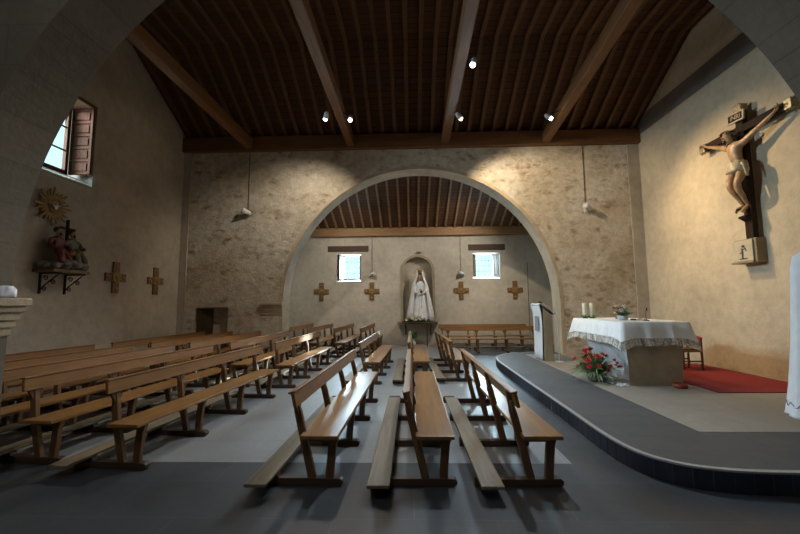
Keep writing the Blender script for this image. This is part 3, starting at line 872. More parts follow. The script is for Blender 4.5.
path = [(-.19, 1.44), (-.205, 1.38), (-.165, 1.2), (-.15, .9), (-.155, .5), (-.16, .2), (-.17, .03)]
for k, (x, z) in enumerate(path):
    rows.append([bm.verts.new((x - .018 * math.sin(j * 1.1) * (k / 6), -.335 + .67 * j / ny - .015 * (k/6) * math.sin(k + j * .2), z + (.02 * math.sin(j * .5) if k == 6 else 0))) for j in range(ny + 1)])
for A, B in zip(rows, rows[1:]):
    for j in range(ny): bm.faces.new((A[j], A[j+1], B[j+1], B[j]))
o = obj('cloth', bm, M['white_cloth'], tc, True); s_ = o.modifiers.new('solid', 'SOLIDIFY'); s_.thickness = .008
bm = NB()
add_box(bm, (-.185, -.16, .74), (-.176, .12, 1.12))
obj('emblem', bm, flat('grey_weave', (.30, .31, .33), .8, 0, .5, 50), tc)
t = thing('microphone_stand', 'thin white curved microphone stand rising beside the lectern', 'microphone stand', (3.66, 9.78, H))
bm = NB(); add_lathe(bm, [(.10, 0), (.10, .015), (.02, .03)], 16); obj('base', bm, M['white_metal'], t)
bm = NB(); add_tube(bm, [(0, 0, .02), (0, 0, .6), (-.02, 0, 1.0), (-.08, 0, 1.2), (-.22, 0, 1.36), (-.38, 0, 1.47)], .011, 8); obj('pole', bm, M['white_metal'], t, True)
bm = NB(); add_tube(bm, [(-.36, 0, 1.46), (-.40, 0, 1.48), (-.46, 0, 1.50)], [.014, .02, .018], 10); obj('capsule', bm, M['black'], t, True)

# ------------------------------------------------------------------ white draped stand at the right edge
t = thing('draped_stand', 'tall stand under a long white cloth at the right edge of the dais', 'stand', (4.60, 4.42, H))
bm = NB(); add_lathe(bm, [(.27, 0), (.27, .03), (.25, .05), (.25, .4), (.2, .42)], 28); obj('pedestal', bm, M['china'], t, True)
bm = NB()
add_lathe(bm, [(.38, .17), (.37, .20), (.33, .5), (.28, 1.0), (.25, 1.5), (.23, 1.85), (.20, 1.98), (.13, 2.03), (.05, 2.04)], 72,
          fold=lambda a, z: 1 + (.055 * math.sin(9 * a + .5) + .03 * math.sin(17 * a)) * max(0, (2.0 - z) / 2))
obj('cloth', bm, M['white_cloth'], t, True)
bm = NB()
add_tube(bm, [(math.cos(PI - 1.2 + k * .08) * .372, math.sin(PI - 1.2 + k * .08) * .372, .30 + .025 * math.sin(k * 1.3)) for k in range(31)], .005, 5)
obj('embroidery', bm, flat('thread', (.25, .2, .3), .8), t)

# ------------------------------------------------------------------ crosses of the stations
def station(loc, rz, lab, g):
    t = thing('wall_cross', lab, 'cross', loc, rz, g)
    bm = NB(); w, a, b = .095, .31, .365
    add_prism(bm, [(-w, -b), (w, -b), (w, -w-.02), (w+.03, -w), (a, -w), (a, w), (w+.03, w), (w, w+.02), (w, b), (-w, b), (-w, w+.02), (-w-.03, w), (-a, w), (-a, -w), (-w-.03, -w), (-w, -w-.02)], .045, 'Y', -.05)
    obj('board', bm, M['ochre'], t, bevel=.008)
    bm = NB(); k = 28
    add_prism(bm, [(.13 * math.cos(2*PI*i/k), .13 * math.sin(2*PI*i/k)) for i in range(k)], .025, 'Y', -.075)
    for s, p in ((.05, (0, 0)), (.03, (.06, .03)), (.03, (-.055, .02)), (.028, (.01, -.07))): add_ball(bm, (p[0], -.08, p[1]), s, 2, (1, .5, 1.3))
    for p in ((.23, 0), (-.23, 0), (0, .26), (0, -.27)): add_ball(bm, (p[0], -.055, p[1]), .045, 2, (1, .4, 1))
    obj('relief', bm, M['ochre2'], t, bevel=0)
    return t
station((XL + .002, 8.72, 2.33), R(90), 'larger wooden cross plaque on the left wall, nearer the sculpture bracket', 'station crosses')
station((XL + .002, 10.12, 2.33), R(90), 'wooden cross plaque on the left wall nearest the corner', 'station crosses')
for x, lab in ((-3.72, 'wooden cross plaque left of the left aisle window, leftmost on the far wall'), (-1.64, 'wooden cross plaque right of the left aisle window, below a wall spotlight'),
               (2.01, 'wooden cross plaque left of the right aisle window, below a wall spotlight'), (4.19, 'wooden cross plaque right of the right aisle window, near the right pier')):
    station((x, YW - .002, 2.19), 0, lab, 'station crosses')

# wall spotlights with their cables
def wall_spot(x, y, z, ztop, lab, tilt, flip):
    t = thing('wall_spotlight', lab, 'spotlight', (x, y, z), 0, 'wall spotlights')
    bm = NB(); add_box(bm, (-.05, -.04, -.06), (.05, 0, .06)); obj('mount', bm, M['white_metal'], t, bevel=.006)
    bm = NB(); add_tube(bm, [(0, -.04, 0), (0, -.12, .05)], .014, 8); obj('arm', bm, M['white_metal'], t)
    bm = NB()
    d = Vector((.6 * flip, -.5, .25)).normalized(); p = Vector((0, -.15, .07))
    add_tube(bm, [p - d * .16, p - d * .12, p + d * .10, p + d * .13], [.03, .065, .085, .09], 16); obj('head', bm, M['white_metal'], t, True)
    bm = NB(); add_tube(bm, [(0, -.012, .05), (0, -.012, ztop - z)], .009, 6); obj('cable', bm, M['darkwood'], t)
wall_spot(-4.95, YA, 4.38, 6.36, 'white spotlight on the rubble wall left of the arch', 0, -1)
wall_spot(5.17, YA, 4.36, 6.36, 'white spotlight on the rubble wall right of the arch', 0, -1)
wall_spot(-1.63, YW, 2.80, 4.46, 'white spotlight on the far wall, left of the statue', 0, 1)
wall_spot(2.01, YW, 2.80, 4.46, 'white spotlight on the far wall, right of the statue', 0, -1)
bm = NB(); add_tube(bm, [(4.72, YW - .015, .3), (4.72, YW - .015, 3.3)], .014, 6)
tag(obj('wall_pipe', bm, M['mid_grey']), 'thin grey pipe running up the far wall at the right', 'pipe')

# ------------------------------------------------------------------ niche, shelf, statue
bm = NB()
k = 20; pts = []; qts = []
for r_, L_ in ((.60, pts), (.70, qts)):
    L_.append((.24 - r_, .95)); L_ += [(.24 + r_ * math.cos(PI - PI * i / k), 2.98 + r_ * math.sin(PI * i / k)) for i in range(k + 1)]; L_.append((.24 + r_, .95))
for i in range(len(pts) - 1): add_prism(bm, [pts[i], pts[i+1], qts[i+1], qts[i]], .06, 'Y', YW - .045)
tag(struct('trim_6', bm, M['moulding']))
t = thing('picture_lamp', 'small brass lamp above the statue niche', 'lamp', (.32, YW, 3.78))
bm = NB(); add_box(bm, (-.10, -.12, -.035), (.10, -.04, .03)); obj('housing', bm, flat('brass', (.6, .5, .25), .3, .8), t, bevel=.008)
bm = NB(); add_box(bm, (-.015, -.05, -.015), (.015, 0, .015)); obj('arm', bm, M['iron'], t)
t = thing('statue_shelf', 'long dark wooden shelf carrying the Virgin statue', 'shelf', (.22, YW, .86))
bm = NB(); add_box(bm, (-.80, -.55, 0), (.80, -.0, .06)); obj('board', bm, M['shelfwood'], t, bevel=.01)
for x in (-.5, .5):
    bm = NB(); add_prism(bm, [(-.45, 0), (0, 0), (0, -.45), (-.06, -.40), (-.10, -.2), (-.25, -.08), (-.45, -.05)], .05, 'X', x); obj('bracket', bm, M['shelfwood'], t)
bm = NB(); add_tube(bm, [(.36, -.5, 0), (.36, -.5, -.86)], .015, 8); obj('post', bm, M['iron'], t)

t = thing('virgin_statue', 'crowned statue of the Virgin in a wide white gown and mantle, in the wall niche', 'statue', (.34, YW - .22, .925))
t.scale = (1.0, 1.0, 1.06)
def fold(a, z): return 1 + .07 * math.sin(11 * a) * max(0, 1 - z / 1.5) + .03 * math.sin(23 * a + 2) * max(0, 1 - z / 1.5)
bm = NB(); add_lathe(bm, [(.44, 0), (.43, .05), (.36, .45), (.26, .85), (.17, 1.12), (.145, 1.20), (.17, 1.35), (.18, 1.45), (.12, 1.52), (.05, 1.56)], 66, fold=fold, sy=.55); obj('gown', bm, M['gown'], t, True)
# mantle open to the front
bm = NB(); rows = []
for r_, z in ((.56, .01), (.52, .4), (.44, .8), (.37, 1.1), (.33, 1.35), (.29, 1.5), (.21, 1.62), (.165, 1.75), (.135, 1.86), (.06, 1.94)):
    row = []
    for j in range(49):
        a = R(-52) + R(284) * j / 48
        q = r_ * (1 + .05 * math.sin(j * 1.3) * max(0, 1 - z / 1.6))
        row.append(bm.verts.new((q * math.cos(a), q * math.sin(a) * .55 + .02, z)))
    rows.append(row)
for A, B in zip(rows, rows[1:]):
    for j in range(48): bm.faces.new((A[j], A[j+1], B[j+1], B[j]))
o = obj('mantle', bm, M['mantle'], t, True); s_ = o.modifiers.new('solid', 'SOLIDIFY'); s_.thickness = .012
V, E = chain([(0, 0, 1.50, .055), (0, 0, 1.57, .05), (0, -.01, 1.63, .075), (0, -.02, 1.70, .09, .095), (0, -.01, 1.77, .085), (0, 0, 1.82, .05)])
b = skinned('head', V, E, M['skin'], t)
bm = NB(); add_prism(bm, [(0, 0), (.012, -.035), (-.012, -.035)], .02, 'Y', -.125, 0); 
for x in (-.03, .03): add_ball(bm, (x, -.095, 1.70), .011, 1)
for v in list(bm.verts)[:6]: v.co.z += 1.70
obj('face', bm, M['hair'], t)
for s in (-1, 1):
    V, E = chain([(s*.17, 0, 1.42, .07), (s*.22, -.08, 1.20, .065), (s*.16, -.20, 1.10, .05), (s*.07, -.25, 1.15, .035)], )
    skinned('sleeve', V, E, M['gown'], t)
    V = [(s*.075, -.245, 1.145, .022), (s*.045, -.27, 1.17, .024, .014), (s*.03, -.28, 1.19, .02, .012)]
    E = [(0, 1), (1, 2)]
    for k, (dx, dz, L) in enumerate(((0.018, .008, .055), (.006, .012, .062), (-.006, .012, .060), (-.016, .010, .048))):
        i = len(V); V += [(s*(.028 + dx*.6), -.285, 1.195 + k*.001, .008), (s*(.02 + dx), -.29, 1.20 + L*.5, .0075), (s*(.012 + dx), -.29, 1.20 + L, .006)]
        E += [(2, i), (i, i+1), (i+1, i+2)]
    i = len(V); V += [(s*.035, -.262, 1.185, .009), (s*.02, -.262, 1.215, .008)]; E += [(1, i), (i, i+1)]
    skinned('hand', V, E, M['skin'], t, 1)
bm = NB()
add_lathe(bm, [(.075, 1.885), (.085, 1.89), (.095, 1.96), (.085, 1.96), (.07, 1.90)], 24)
for k in range(10):
    a = 2*PI*k/10; add_prism(bm, [(-.018, 0), (.018, 0), (0, .09)], .008, 'Y', -.004)
    for v in list(bm.verts)[-6:]:
        p = Matrix.Rotation(a + PI/2, 4, 'Z') @ Vector((v.co.x, v.co.y - .09, v.co.z)); v.co = p + Vector((0, 0, 1.95))
for k in range(16):
    a = PI * k / 15
    p0 = Vector((.20 * math.cos(a), .05, 1.86 + .20 * math.sin(a)))
    p1 = Vector((.30 * math.cos(a), .05, 1.86 + .30 * math.sin(a))); add_tube(bm, [p0, p1], [.006, .003], 5)
add_tube(bm, [(.20 * math.cos(PI * k / 20), .05, 1.86 + .20 * math.sin(PI * k / 20)) for k in range(21)], .008, 6)
obj('crown', bm, M['gold'], t)
bm = NB()
add_tube(bm, [(.05, -.27, 1.15), (.06, -.30, 1.0), (.05, -.30, .80), (.03, -.31, .62)], .006, 6)
for k in range(10): add_ball(bm, (.055 - .002*k, -.31, 1.1 - .05*k), .011, 1)
add_tube(bm, [(.03, -.31, .62), (.03, -.31, .52)], .006, 5); add_tube(bm, [(.0, -.31, .58), (.06, -.31, .58)], .006, 5)
add_ball(bm, (.04, -.29, 1.14), .06, 2, (1, .5, 1))
obj('rosary', bm, M['hair'], t)

t = thing('shelf_flowers', 'white and green flower spray along the shelf at the feet of the statue', 'flowers', (.20, YW - .50, .925))
bm = NB()
for k in range(300):
    x = random.gauss(0, .27); a = random.uniform(0, 2*PI); L = random.uniform(.1, .24)
    leaf(bm, (x, -.03, .02), (x + math.cos(a) * L, -.03 - abs(math.sin(a)) * L * .6, random.uniform(.01, .30) * max(.3, 1 - abs(x))), .018, .1, 3)
obj('leaves', bm, M['leaf'], t)
for k in range(20):
    x = random.gauss(-.05, .17); z = .10 + random.uniform(0, .18) * max(.2, 1 - abs(x) * 2)
    bm = NB(); bloom(bm, (x, -.08 - random.uniform(0, .06), z), .06, (0, -1, .7)); obj('flower', bm, M['petalw'], t)
t = thing('floor_vase', 'plant in a slim vase on the floor under the statue shelf', 'plant', (.05, YW - .45, 0))
bm = NB(); add_lathe(bm, [(.07, 0), (.09, .05), (.085, .18), (.05, .26), (.06, .30), (.05, .30)], 20); obj('vase', bm, M['china'], t, True)
bm = NB()
for k in range(120):
    a = random.uniform(0, 2*PI); e = random.uniform(.3, 1.4); L = random.uniform(.15, .38)
    leaf(bm, (0, 0, .28), (math.cos(a) * math.cos(e) * L, math.sin(a) * math.cos(e) * L, .28 + math.sin(e) * L), .022, .1, 4)
obj('leaves', bm, M['leaf'], t)

# ------------------------------------------------------------------ crucifix on the right wall (faces -X; built facing -Y, turned)
CR = (6.82, 7.55, 0)
t = thing('crucifix', 'large dark wooden crucifix with carved figure of Christ, on the right wall', 'crucifix', CR, R(-90))
# local frame: x along the wall (local +x -> world -Y), -y out of the wall (world -X)
bm = NB(); add_box(bm, (-.085, -.20, 2.88), (.085, -.09, 5.50)); obj('upright', bm, M['cross'], t, bevel=.008)
bm = NB(); add_box(bm, (-.98, -.195, 5.02), (.98, -.095, 5.17)); obj('crossbar', bm, M['cross'], t, bevel=.008)
for (a, b) in (((-1.06, 5.0), (-.92, 5.19)), ((.92, 5.0), (1.06, 5.19))):
    bm = NB(); add_box(bm, (a[0], -.21, a[1]), (b[0], -.08, b[1]))
    for q in ((a[0], a[1]), (a[0], b[1]), (b[0], a[1]), (b[0], b[1])): add_ball(bm, (q[0], -.145, q[1]), .03, 1)
    obj('end_cap', bm, M['cap'], t, bevel=.01)
bm = NB(); add_box(bm, (-.10, -.215, 5.46), (.10, -.08, 5.60)); add_ball(bm, (0, -.15, 5.62), .04, 1); obj('end_cap', bm, M['cap'], t, bevel=.01)
bm = NB()
Mx = Matrix.Translation((0, -.25, 5.35)) @ Matrix.Rotation(R(4), 4, 'Y')
add_box(bm, (-.17, -.010, -.075), (.17, .012, .075), Mx); o = obj('title_board', bm, M['cross'], t, bevel=.004)
bm = NB()
for q in (((-.20, -.02, -.10), (.20, .015, -.07)), ((-.20, -.02, .07), (.20, .015, .10)), ((-.20, -.02, -.07), (-.165, .015, .07)), ((.165, -.02, -.07), (.20, .015, .07))): add_box(bm, q[0], q[1], Mx)
obj('title_frame', bm, M['loin'], t, bevel=.005)
cu = bpy.data.curves.new('title_text', 'FONT'); cu.body = 'INRI'; cu.size = .13; cu.align_x = 'CENTER'; cu.align_y = 'CENTER'; cu.extrude = .003
to = bpy.data.objects.new('title_text', cu); C.objects.link(to)
dg = bpy.context.evaluated_depsgraph_get(); dg.update()
tm = bpy.data.meshes.new_from_object(to.evaluated_get(dg)); bpy.data.objects.remove(to)
tm.materials.clear(); tm.materials.append(M['loin'])
to = bpy.data.objects.new('lettering', tm); C.objects.link(to); to.parent = o
to.matrix_local = Matrix.Translation((0, -.263, 5.35)) @ Matrix.Rotation(R(4), 4, 'Y') @ Matrix.Rotation(R(90), 4, 'X')
bm = NB(); add_box(bm, (-.02, -.26, 5.30), (.02, -.2, 5.40)); obj('bracket', bm, M['iron'], t)
# the figure: pelvis root, head sunk to its right (world: towards +Y = local -x)
by = -.29
V = [(0, by, 4.13, .135, .105),            # 0 pelvis
     (.0, by - .01, 4.28, .112, .09),      # 1 waist
     (-.01, by - .03, 4.45, .135, .105),   # 2 ribs
     (-.01, by - .03, 4.60, .155, .115),   # 3 chest
     (-.01, by - .02, 4.71, .11, .085),    # 4 upper chest
     (-.03, by - .045, 4.80, .055, .055),  # 5 neck
     (-.06, by - .09, 4.87, .070, .075),   # 6 jaw
     (-.075, by - .11, 4.95, .085, .10),   # 7 skull
     (-.075, by - .09, 5.01, .065, .075)]  # 8 crown
E = [(0, 1), (1, 2), (2, 3), (3, 4), (4, 5), (5, 6), (6, 7), (7, 8)]
hands = {}
for s in (-1, 1):
    i = len(V)
    V += [(s*.17, by - .0, 4.73, .072), (s*.30, by + .01, 4.80, .058), (s*.46, by + .03, 4.88, .047), (s*.62, by + .04, 4.95, .040), (s*.76, by + .05, 5.015, .028), (s*.81, by + .055, 5.04, .032, .018), (s*.85, by + .05, 5.06, .034, .017)]
    E += [(4, i)] + [(k, k+1) for k in range(i, i+6)]
    hp = i + 6
    for k, (oz, L) in enumerate(((.026, .065), (.009, .075), (-.009, .07), (-.025, .055))):
        j = len(V)
        V += [(s*.875, by + .035, 5.07 + oz, .0105), (s*(.875 + L*.5), by + .005 - .004*k, 5.08 + oz*1.2, .0095), (s*(.865 + L*.62), by - .025, 5.085 + oz*1.1, .008)]
        E += [(hp, j), (j, j+1), (j+1, j+2)]
    j = len(V); V += [(s*.83, by + .03, 5.085, .012), (s*.845, by + .005, 5.115, .009)]; E += [(i+5, j), (j, j+1)]
# legs, knees forward and slightly to one side, right foot over left
for s, (kx, ky, ax_, ay, fx_, fy_) in ((-1, (-.06, -.16, -.035, .05, -.035, -.02)), (1, (.09, -.15, .02, .10, .03, .05))):
    i = len(V)
    V += [(s*.085, by + 0, 4.05, .098), (s*.09 + kx*.3, by + ky*.5, 3.90, .086), (kx, by + ky, 3.74, .062), (kx*.9, by + ky*.75, 3.64, .060), ((kx+ax_)/2, by + (ky+ay)/2, 3.54, .050), (ax_, by + ay - .02, 3.38, .033), (ax_, by + ay, 3.33, .036), (fx_, by + fy_ - .05, 3.25, .040, .026), (fx_, by + fy_ - .09, 3.185, .036, .020)]
    E += [(0, i)] + [(k, k+1) for k in range(i, i+8)]
def lift(z): return z + .03 + (.17 * (4.71 - z) / (4.71 - 4.13) if 4.13 < z < 4.71 else (.17 if z <= 4.13 else 0))
V = [(v[0], v[1], lift(v[2]), *v[3:]) for v in V]
body = skinned('body', V, E, M['skin'], t, 2)
# nose, brow
bm = NB()
hx, hy, hz = -.083, by - .205, 4.955
add_ball(bm, (hx, hy, hz), .012, 1, (1, 1.5, 2.2)); add_ball(bm, (hx, hy + .012, hz - .035), .018, 1, (1.3, .6, .5))
for s in (-1, 1): add_ball(bm, (hx + s*.03, hy + .014, hz + .018), .012, 1, (1.2, .6, .6)); add_ball(bm, (hx + s*.085, hy + .10, hz), .018, 1, (.6, 1, 1.5))
obj('face', bm, M['skin'], body, True)
V, E = chain([(-.075, by - .085, 5.05, .085, .09), (-.085, by - .06, 4.98, .085), (-.11, by - .04, 4.87, .05), (-.14, by - .06, 4.76, .03), (-.14, by - .08, 4.68, .012)], [1, (-.02, by - .03, 4.86, .045), (.03, by - .03, 4.76, .025)])
skinned('hair', V, E, M['hair'], body)
V, E = chain([(-.08, by - .17, 4.90, .035, .025), (-.082, by - .17, 4.86, .03), (-.082, by - .16, 4.82, .014)]); skinned('beard', V, E, M['hair'], body)
bm = NB(); P = []
for tw in range(3):
    add_tube(bm, [(-.075 + .105 * math.cos(a*PI/12), by - .095 + .11 * math.sin(a*PI/12), 5.035 + .012 * math.sin(a * PI/4 + tw*2) + .01*tw) for a in range(25)], .009, 6)
for k in range(20):
    a = random.uniform(0, 2*PI); p = Vector((-.075 + .11 * math.cos(a), by - .095 + .115 * math.sin(a), 5.04)); add_tube(bm, [p, p + Vector((math.cos(a)*.03, math.sin(a)*.03, random.uniform(-.01, .03)))], [.004, .001], 4)
obj('crown_of_thorns', bm, M['hair'], body)
bm = NB()
add_lathe(bm, [(.19, -.12), (.195, -.08), (.175, .02), (.165, .07), (.15, .09)], 40, (0, by - .01, 4.33), fold=lambda a, z: 1 + .05 * math.sin(9*a + 25*z) + .06 * math.cos(a + 2.5), sy=.85)
obj('loincloth', bm, M['loin'], body, True)
V, E = chain([(.15, by - .05, 4.37, .045), (.20, by - .05, 4.30, .05, .03), (.22, by - .04, 4.18, .045, .025), (.23, by - .04, 4.06, .03, .02)]); skinned('loincloth_knot', V, E, M['loin'], body)
bm = NB()
for p in ((.85*1, by - .03, 5.09), (-.85, by - .03, 5.09)): add_tube(bm, [p, (p[0], p[1] + .12, p[2])], .008, 6)
add_tube(bm, [(0, by - .12, 3.45), (0, -.2, 3.45)], .009, 6)
obj('nails', bm, M['iron'], t)
bm = NB(); add_prism(bm, [(-.20, 3.36), (-.32, 3.32), (-.32, 3.29), (-.20, 3.22)], .16, 'X', -.08); obj('foot_rest', bm, M['cross'], t)
# stone corbel with plaque
t = thing('cross_corbel', 'square stone corbel with a carved pale plaque below the crucifix', 'corbel', (6.82, 7.68, 2.40), R(-90))
bm = NB(); add_box(bm, (-.25, -.20, 0), (.25, 0, .48)); obj('block', bm, M['corbel'], t, bevel=.012)
bm = NB(); add_box(bm, (-.26, -.235, .04), (.20, -.20, .46)); obj('plaque', bm, M['plaque'], t, bevel=.01)
bm = NB()
add_tube(bm, [(-.03, -.24, .10), (-.02, -.24, .20), (-.03, -.24, .30)], [.012, .016, .014], 6)
add_ball(bm, (.0, -.24, .34), .03, 1, (1.4, .4, 1)); add_tube(bm, [(-.03, -.24, .27), (.05, -.24, .30), (.06, -.24, .24)], .009, 6); add_tube(bm, [(-.02, -.24, .24), (-.08, -.24, .20)], .008, 6); add_box(bm, (-.1, -.245, .085), (.08, -.235, .1))
obj('carved_figure', bm, M['bronze'], t)
bm = NB(); add_box(bm, (-.28, -.26, .0), (.22, -.20, .035)); obj('ledge', bm, M['corbel'], t, bevel=.006)
bm = NB(); add_tube(bm, [(.27, -.005, .08), (.33, -.005, .08)], .012, 6)
bm.free()

# ------------------------------------------------------------------ sculpture group on the left wall (built facing -Y, turned to +X)
t = thing('sunburst', 'gilded sunburst with a white dove, above the sculpture group', 'wall ornament', (XL + .02, 7.02, 3.60), R(90))
bm = NB()
for k in range(24):
    a = 2*PI*k/24; L = (.36, .26, .31)[k % 3]
    Mx = Matrix.Rotation(a, 4, 'Y')
    vs = add_prism(bm, [(-.028, .09), (.028, .09), (.02, L), (0, L + .03), (-.02, L)], .02, 'Y', -.05)
    for v in vs: v.co = Mx @ v.co
obj('rays', bm, M['gold'], t)
bm = NB(); add_prism(bm, [(.11 * math.cos(2*PI*i/20), .11 * math.sin(2*PI*i/20)) for i in range(20)], .06, 'Y', -.06); obj('disc', bm, M['gold'], t)
V, E = chain([(0, -.09, -.03, .035), (0, -.10, .02, .03), (0, -.12, .05, .018)], [0, (-.05, -.09, .0, .02, .01), (-.10, -.09, .03, .012, .008)], [0, (.05, -.09, .0, .02, .01), (.10, -.09, .03, .012, .008)], [0, (0, -.09, -.08, .025, .01)])
skinned('dove', V, E, M['dove'], t, 1)
t = thing('wall_bracket', 'wrought iron bracket with scrolls carrying the sculpture group', 'bracket', (XL, 7.18, 2.32), R(90))
bm = NB(); add_prism(bm, [(-.42, 0), (-.40, -.40), (-.15, -.50), (.15, -.50), (.40, -.40), (.42, 0)], .06, 'Z', -.02); obj('shelf', bm, M['shelfwood'], t, bevel=.01)
for x in (-.26, .26):
    bm = NB(); add_box(bm, (x - .015, -.03, -.42), (x + .015, 0, -.02)); add_box(bm, (x - .012, -.42, -.045), (x + .012, 0, -.02))
    add_tube(bm, [(x, -.02, -.36), (x, -.08, -.28), (x, -.20, -.18), (x, -.36, -.06)], .011, 6)
    for c_, r_ in (((-.10, -.33), .05), ((-.27, -.20), .05), ((-.12, -.12), .055)):
        add_tube(bm, [(x, c_[0] + r_ * (1 - k/22) * math.cos(k * .55), c_[1] + r_ * (1 - k/22) * math.sin(k * .55)) for k in range(18)], .008, 5)
    obj('scroll_bracket', bm, M['iron'], t)
t = thing('trinity_sculpture', 'painted sculpture group of seated robed figures on clouds with a cross', 'sculpture', (XL, 7.18, 2.362), R(90))
bm = NB(); random.seed(3)
for k in range(80):
    x = random.uniform(-.38, .38); y = random.uniform(-.42, -.14); r = random.uniform(.045, .08)
    add_ball(bm, (x, y, r * .9 + random.uniform(0, .10) * (1 - abs(x) * 2)), r, 2, (1.15, 1, .85))
obj('clouds', bm, M['cloud'], t, True)
def seated(x, mat, lean, sc=1.0, top=.78):
    z = .20
    V, E = chain([(x, -.18, z + .10, .13, .11), (x, -.17, z + .24, .11, .09), (x + lean*.5, -.18, z + .38, .12, .08), (x + lean, -.19, z + .47, .05)],
                 [0, (x - .07, -.32, z + .13, .075), (x - .08, -.40, z + .02, .065), (x - .08, -.40, z - .10, .07)],
                 [0, (x + .07, -.32, z + .13, .075), (x + .08, -.40, z + .02, .065), (x + .08, -.40, z - .10, .07)],
                 [2, (x - .14, -.19, z + .36, .05), (x - .18, -.25, z + .24, .042), (x - .13, -.34, z + .22, .030)],
                 [2, (x + .14, -.19, z + .36, .05), (x + .18, -.25, z + .24, .042), (x + .14, -.34, z + .26, .030)])
    b = skinned('robed_figure', V, E, mat, t)
    V, E = chain([(x + lean, -.19, z + .46, .035), (x + lean, -.20, z + .53, .055, .06), (x + lean, -.20, z + .60, .045)]); skinned('head', V, E, M['skin'], b)
    bm = NB(); add_ball(bm, (x + lean, -.17, z + .575), .065, 2, (1, 1, 1.0)); add_ball(bm, (x + lean, -.245, z + .49), .03, 1, (1, .6, 1.3)); obj('hair', bm, M['hair'], b, True)
seated(-.17, M['robe_red'], .02); seated(.17, M['robe_blue'], -.02)
V, E = chain([(.36, -.28, .12, .06), (.35, -.28, .24, .055), (.34, -.29, .32, .03), (.34, -.29, .38, .04)], [1, (.29, -.33, .22, .02), (.25, -.36, .24, .014)]); skinned('cherub', V, E, M['loin'], t)
bm = NB(); add_box(bm, (.07, -.16, .3), (.11, -.12, 1.02)); add_box(bm, (-.08, -.155, .82), (.26, -.125, .86)); obj('cross', bm, M['cross'], t)
bm = NB(); add_ball(bm, (0, -.34, .33), .07, 2); obj('globe', bm, M['gold'], t, True)
# crumpled white cloth on the left capital
bm = NB(); add_lathe(bm, [(.075, 0), (.08, .03), (.07, .08), (.045, .115), (.02, .12)], 26, fold=lambda a, z: 1 + .14 * math.sin(5*a + 30*z) + .08 * math.sin(9*a))
tag(obj('crumpled_cloth', bm, M['white_cloth'], smooth=True), 'crumpled white cloth lying on top of the left capital', 'cloth').location = (-3.95, 3.58, 1.742)

# ------------------------------------------------------------------ ceiling lamps and light
def lamp(x, y, z, aim, energy, col, cone, lab, mat, side=1, blend=.6, rad=.05, bodyon=True, beamx=None):
    t = thing('ceiling_spotlight', lab, 'ceiling light', (x, y, z), 0, 'ceiling spotlights')
    d = (Vector(aim) - Vector((x, y, z))).normalized()
    bm = NB(); add_tube(bm, [-d * .16, -d * .13, Vector((0, 0, 0)) + d * .01], [.03, .05, .06], 16); obj('housing', bm, M['white_metal'], t, True)
    bm = NB(); add_ball(bm, d * .018, .052, 2); obj('bulb', bm, mat, t)
    if beamx is not None:
        bm = NB(); add_tube(bm, [-d * .1, Vector((beamx - x, 0, .22))], .01, 6); obj('arm', bm, M['iron'], t)
    L = bpy.data.lights.new('spot', 'SPOT'); L.energy = energy; L.color = col; L.spot_size = R(cone); L.spot_blend = blend; L.shadow_soft_size = rad
    lo = bpy.data.objects.new('lamp_light', L); C.objects.link(lo); lo.location = Vector((x, y, z)) + d * .13
    lo.rotation_euler = d.to_track_quat('-Z', 'Y').to_euler()
warm = (1, .80, .54); neu = (1, .90, .76); cool = (.86, .93, 1)
lamp(1.24, 7.03, 6.30, (-.6, 5.6, 0), 620, cool, 100, 'big bright lamp beside the central tie beam, nearest the camera', M['lens_cool'], beamx=1.0)
lamp(1.26, 9.15, 6.28, (4.6, 11.1, 2.8), 600, warm, 100, 'small lamp at the far end of the central tie beam', M['lens_warm'], beamx=1.02)
lamp(3.52, 9.25, 6.28, (6.8, 7.95, 2.9), 660, (1, .74, .42), 84, 'lamp beside the rightmost tie beam, aimed at the crucifix', M['lens_cool'], beamx=3.85, blend=.9)
lamp(-2.10, 9.0, 6.28, (-3.4, 11.1, 3.2), 340, neu, 105, 'bright lamp on the left side of the second tie beam', M['lens_cool'], beamx=-1.85, blend=.9)
lamp(-1.50, 9.1, 6.28, (-1.5, 5.2, 0), 380, neu, 120, 'small lamp on the right side of the second tie beam', M['lens_warm'], beamx=-1.72)
# two lamps hung in the aisle behind the arch wall
lamp(2.9, 12.25, 5.25, (.6, 15.6, 2.0), 340, neu, 110, 'spotlight hanging in the aisle behind the right haunch of the arch', M['lens_warm'], blend=.9)
lamp(-2.5, 12.25, 5.25, (-2.2, 15.6, 2.2), 200, neu, 110, 'spotlight hanging in the aisle behind the left haunch of the arch', M['lens_warm'], blend=.9)
# unseen fill lamp, added to brighten the bay the camera stands in
lamp(-1.5, -.5, 6.8, (-.8, 2.6, 2.5), 230, cool, 120, 'added fill spotlight, unseen under the ceiling of the camera bay', M['lens_cool'], blend=.9)

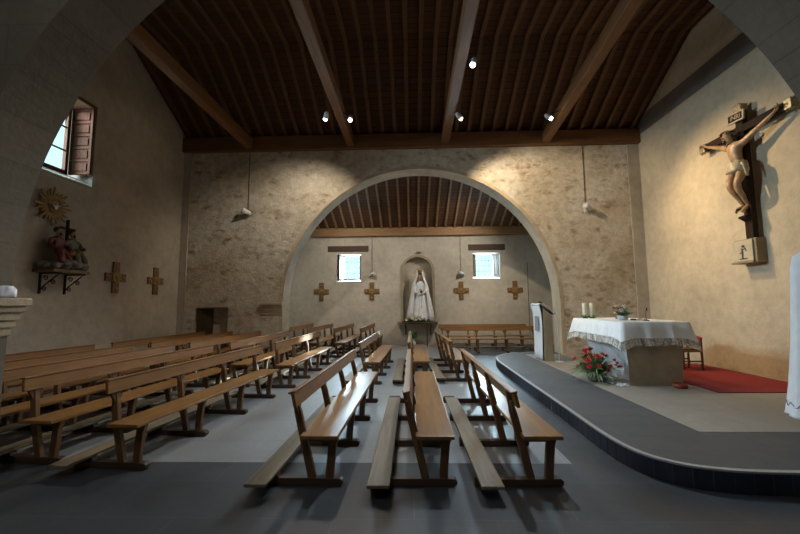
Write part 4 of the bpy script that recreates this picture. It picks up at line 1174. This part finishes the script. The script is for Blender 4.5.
def area(loc, aim, sx, sy, e, col):
    L = bpy.data.lights.new('daylight', 'AREA'); L.shape = 'RECTANGLE'; L.size = sx; L.size_y = sy; L.energy = e; L.color = col
    o = bpy.data.objects.new('window_light', L); C.objects.link(o); o.location = loc
    o.rotation_euler = (Vector(aim) - Vector(loc)).to_track_quat('-Z', 'Y').to_euler(); return o
day = (.68, .84, 1)
area((-2.5, YW + .66, 3.2), (-2.3, 10, 1.0), .7, .95, 260, day)
area((3.05, YW + .66, 3.2), (1.0, 10, 1.0), .7, .95, 300, day)
area((XL - .62, 7.2, 5.3), (4, 7.9, 1.2), 1.1, 1.5, 190, day).data.spread = R(75)
S = bpy.data.lights.new('sun', 'SUN'); S.energy = 45; S.angle = R(3); S.color = (.85, .93, 1)
so = bpy.data.objects.new('sun', S); C.objects.link(so)
so.rotation_euler = Vector((-6.85, -7.7, -3.2)).to_track_quat('-Z', 'Y').to_euler()

# daylight outside
w = bpy.data.worlds.new('sky'); bpy.context.scene.world = w; w.use_nodes = True
bg = w.node_tree.nodes['Background']; bg.inputs[0].default_value = (.62, .93, 1, 1); bg.inputs[1].default_value = 1.6

# ------------------------------------------------------------------ camera
cam = bpy.data.cameras.new('camera'); cam.lens = 36 * 380 / 800; cam.sensor_width = 36; cam.clip_start = .05
co = bpy.data.objects.new('camera', cam); C.objects.link(co)
yaw, pit, rol = R(1.75), R(5.6), .008
fw = Vector((-math.sin(yaw) * math.cos(pit), math.cos(yaw) * math.cos(pit), math.sin(pit)))
r0 = Vector((math.cos(yaw), math.sin(yaw), 0)); u0 = r0.cross(fw)
r = r0 * math.cos(rol) - u0 * math.sin(rol); u = u0 * math.cos(rol) + r0 * math.sin(rol)
mt = Matrix((r, u, -fw)).transposed().to_4x4(); mt.translation = (0, 0, 1.65)
co.matrix_world = mt
bpy.context.scene.camera = co
vs = bpy.context.scene.view_settings
vs.view_transform = 'Standard'; vs.look = 'None'; vs.gamma = 1; vs.exposure = 0; vs.use_curve_mapping = False
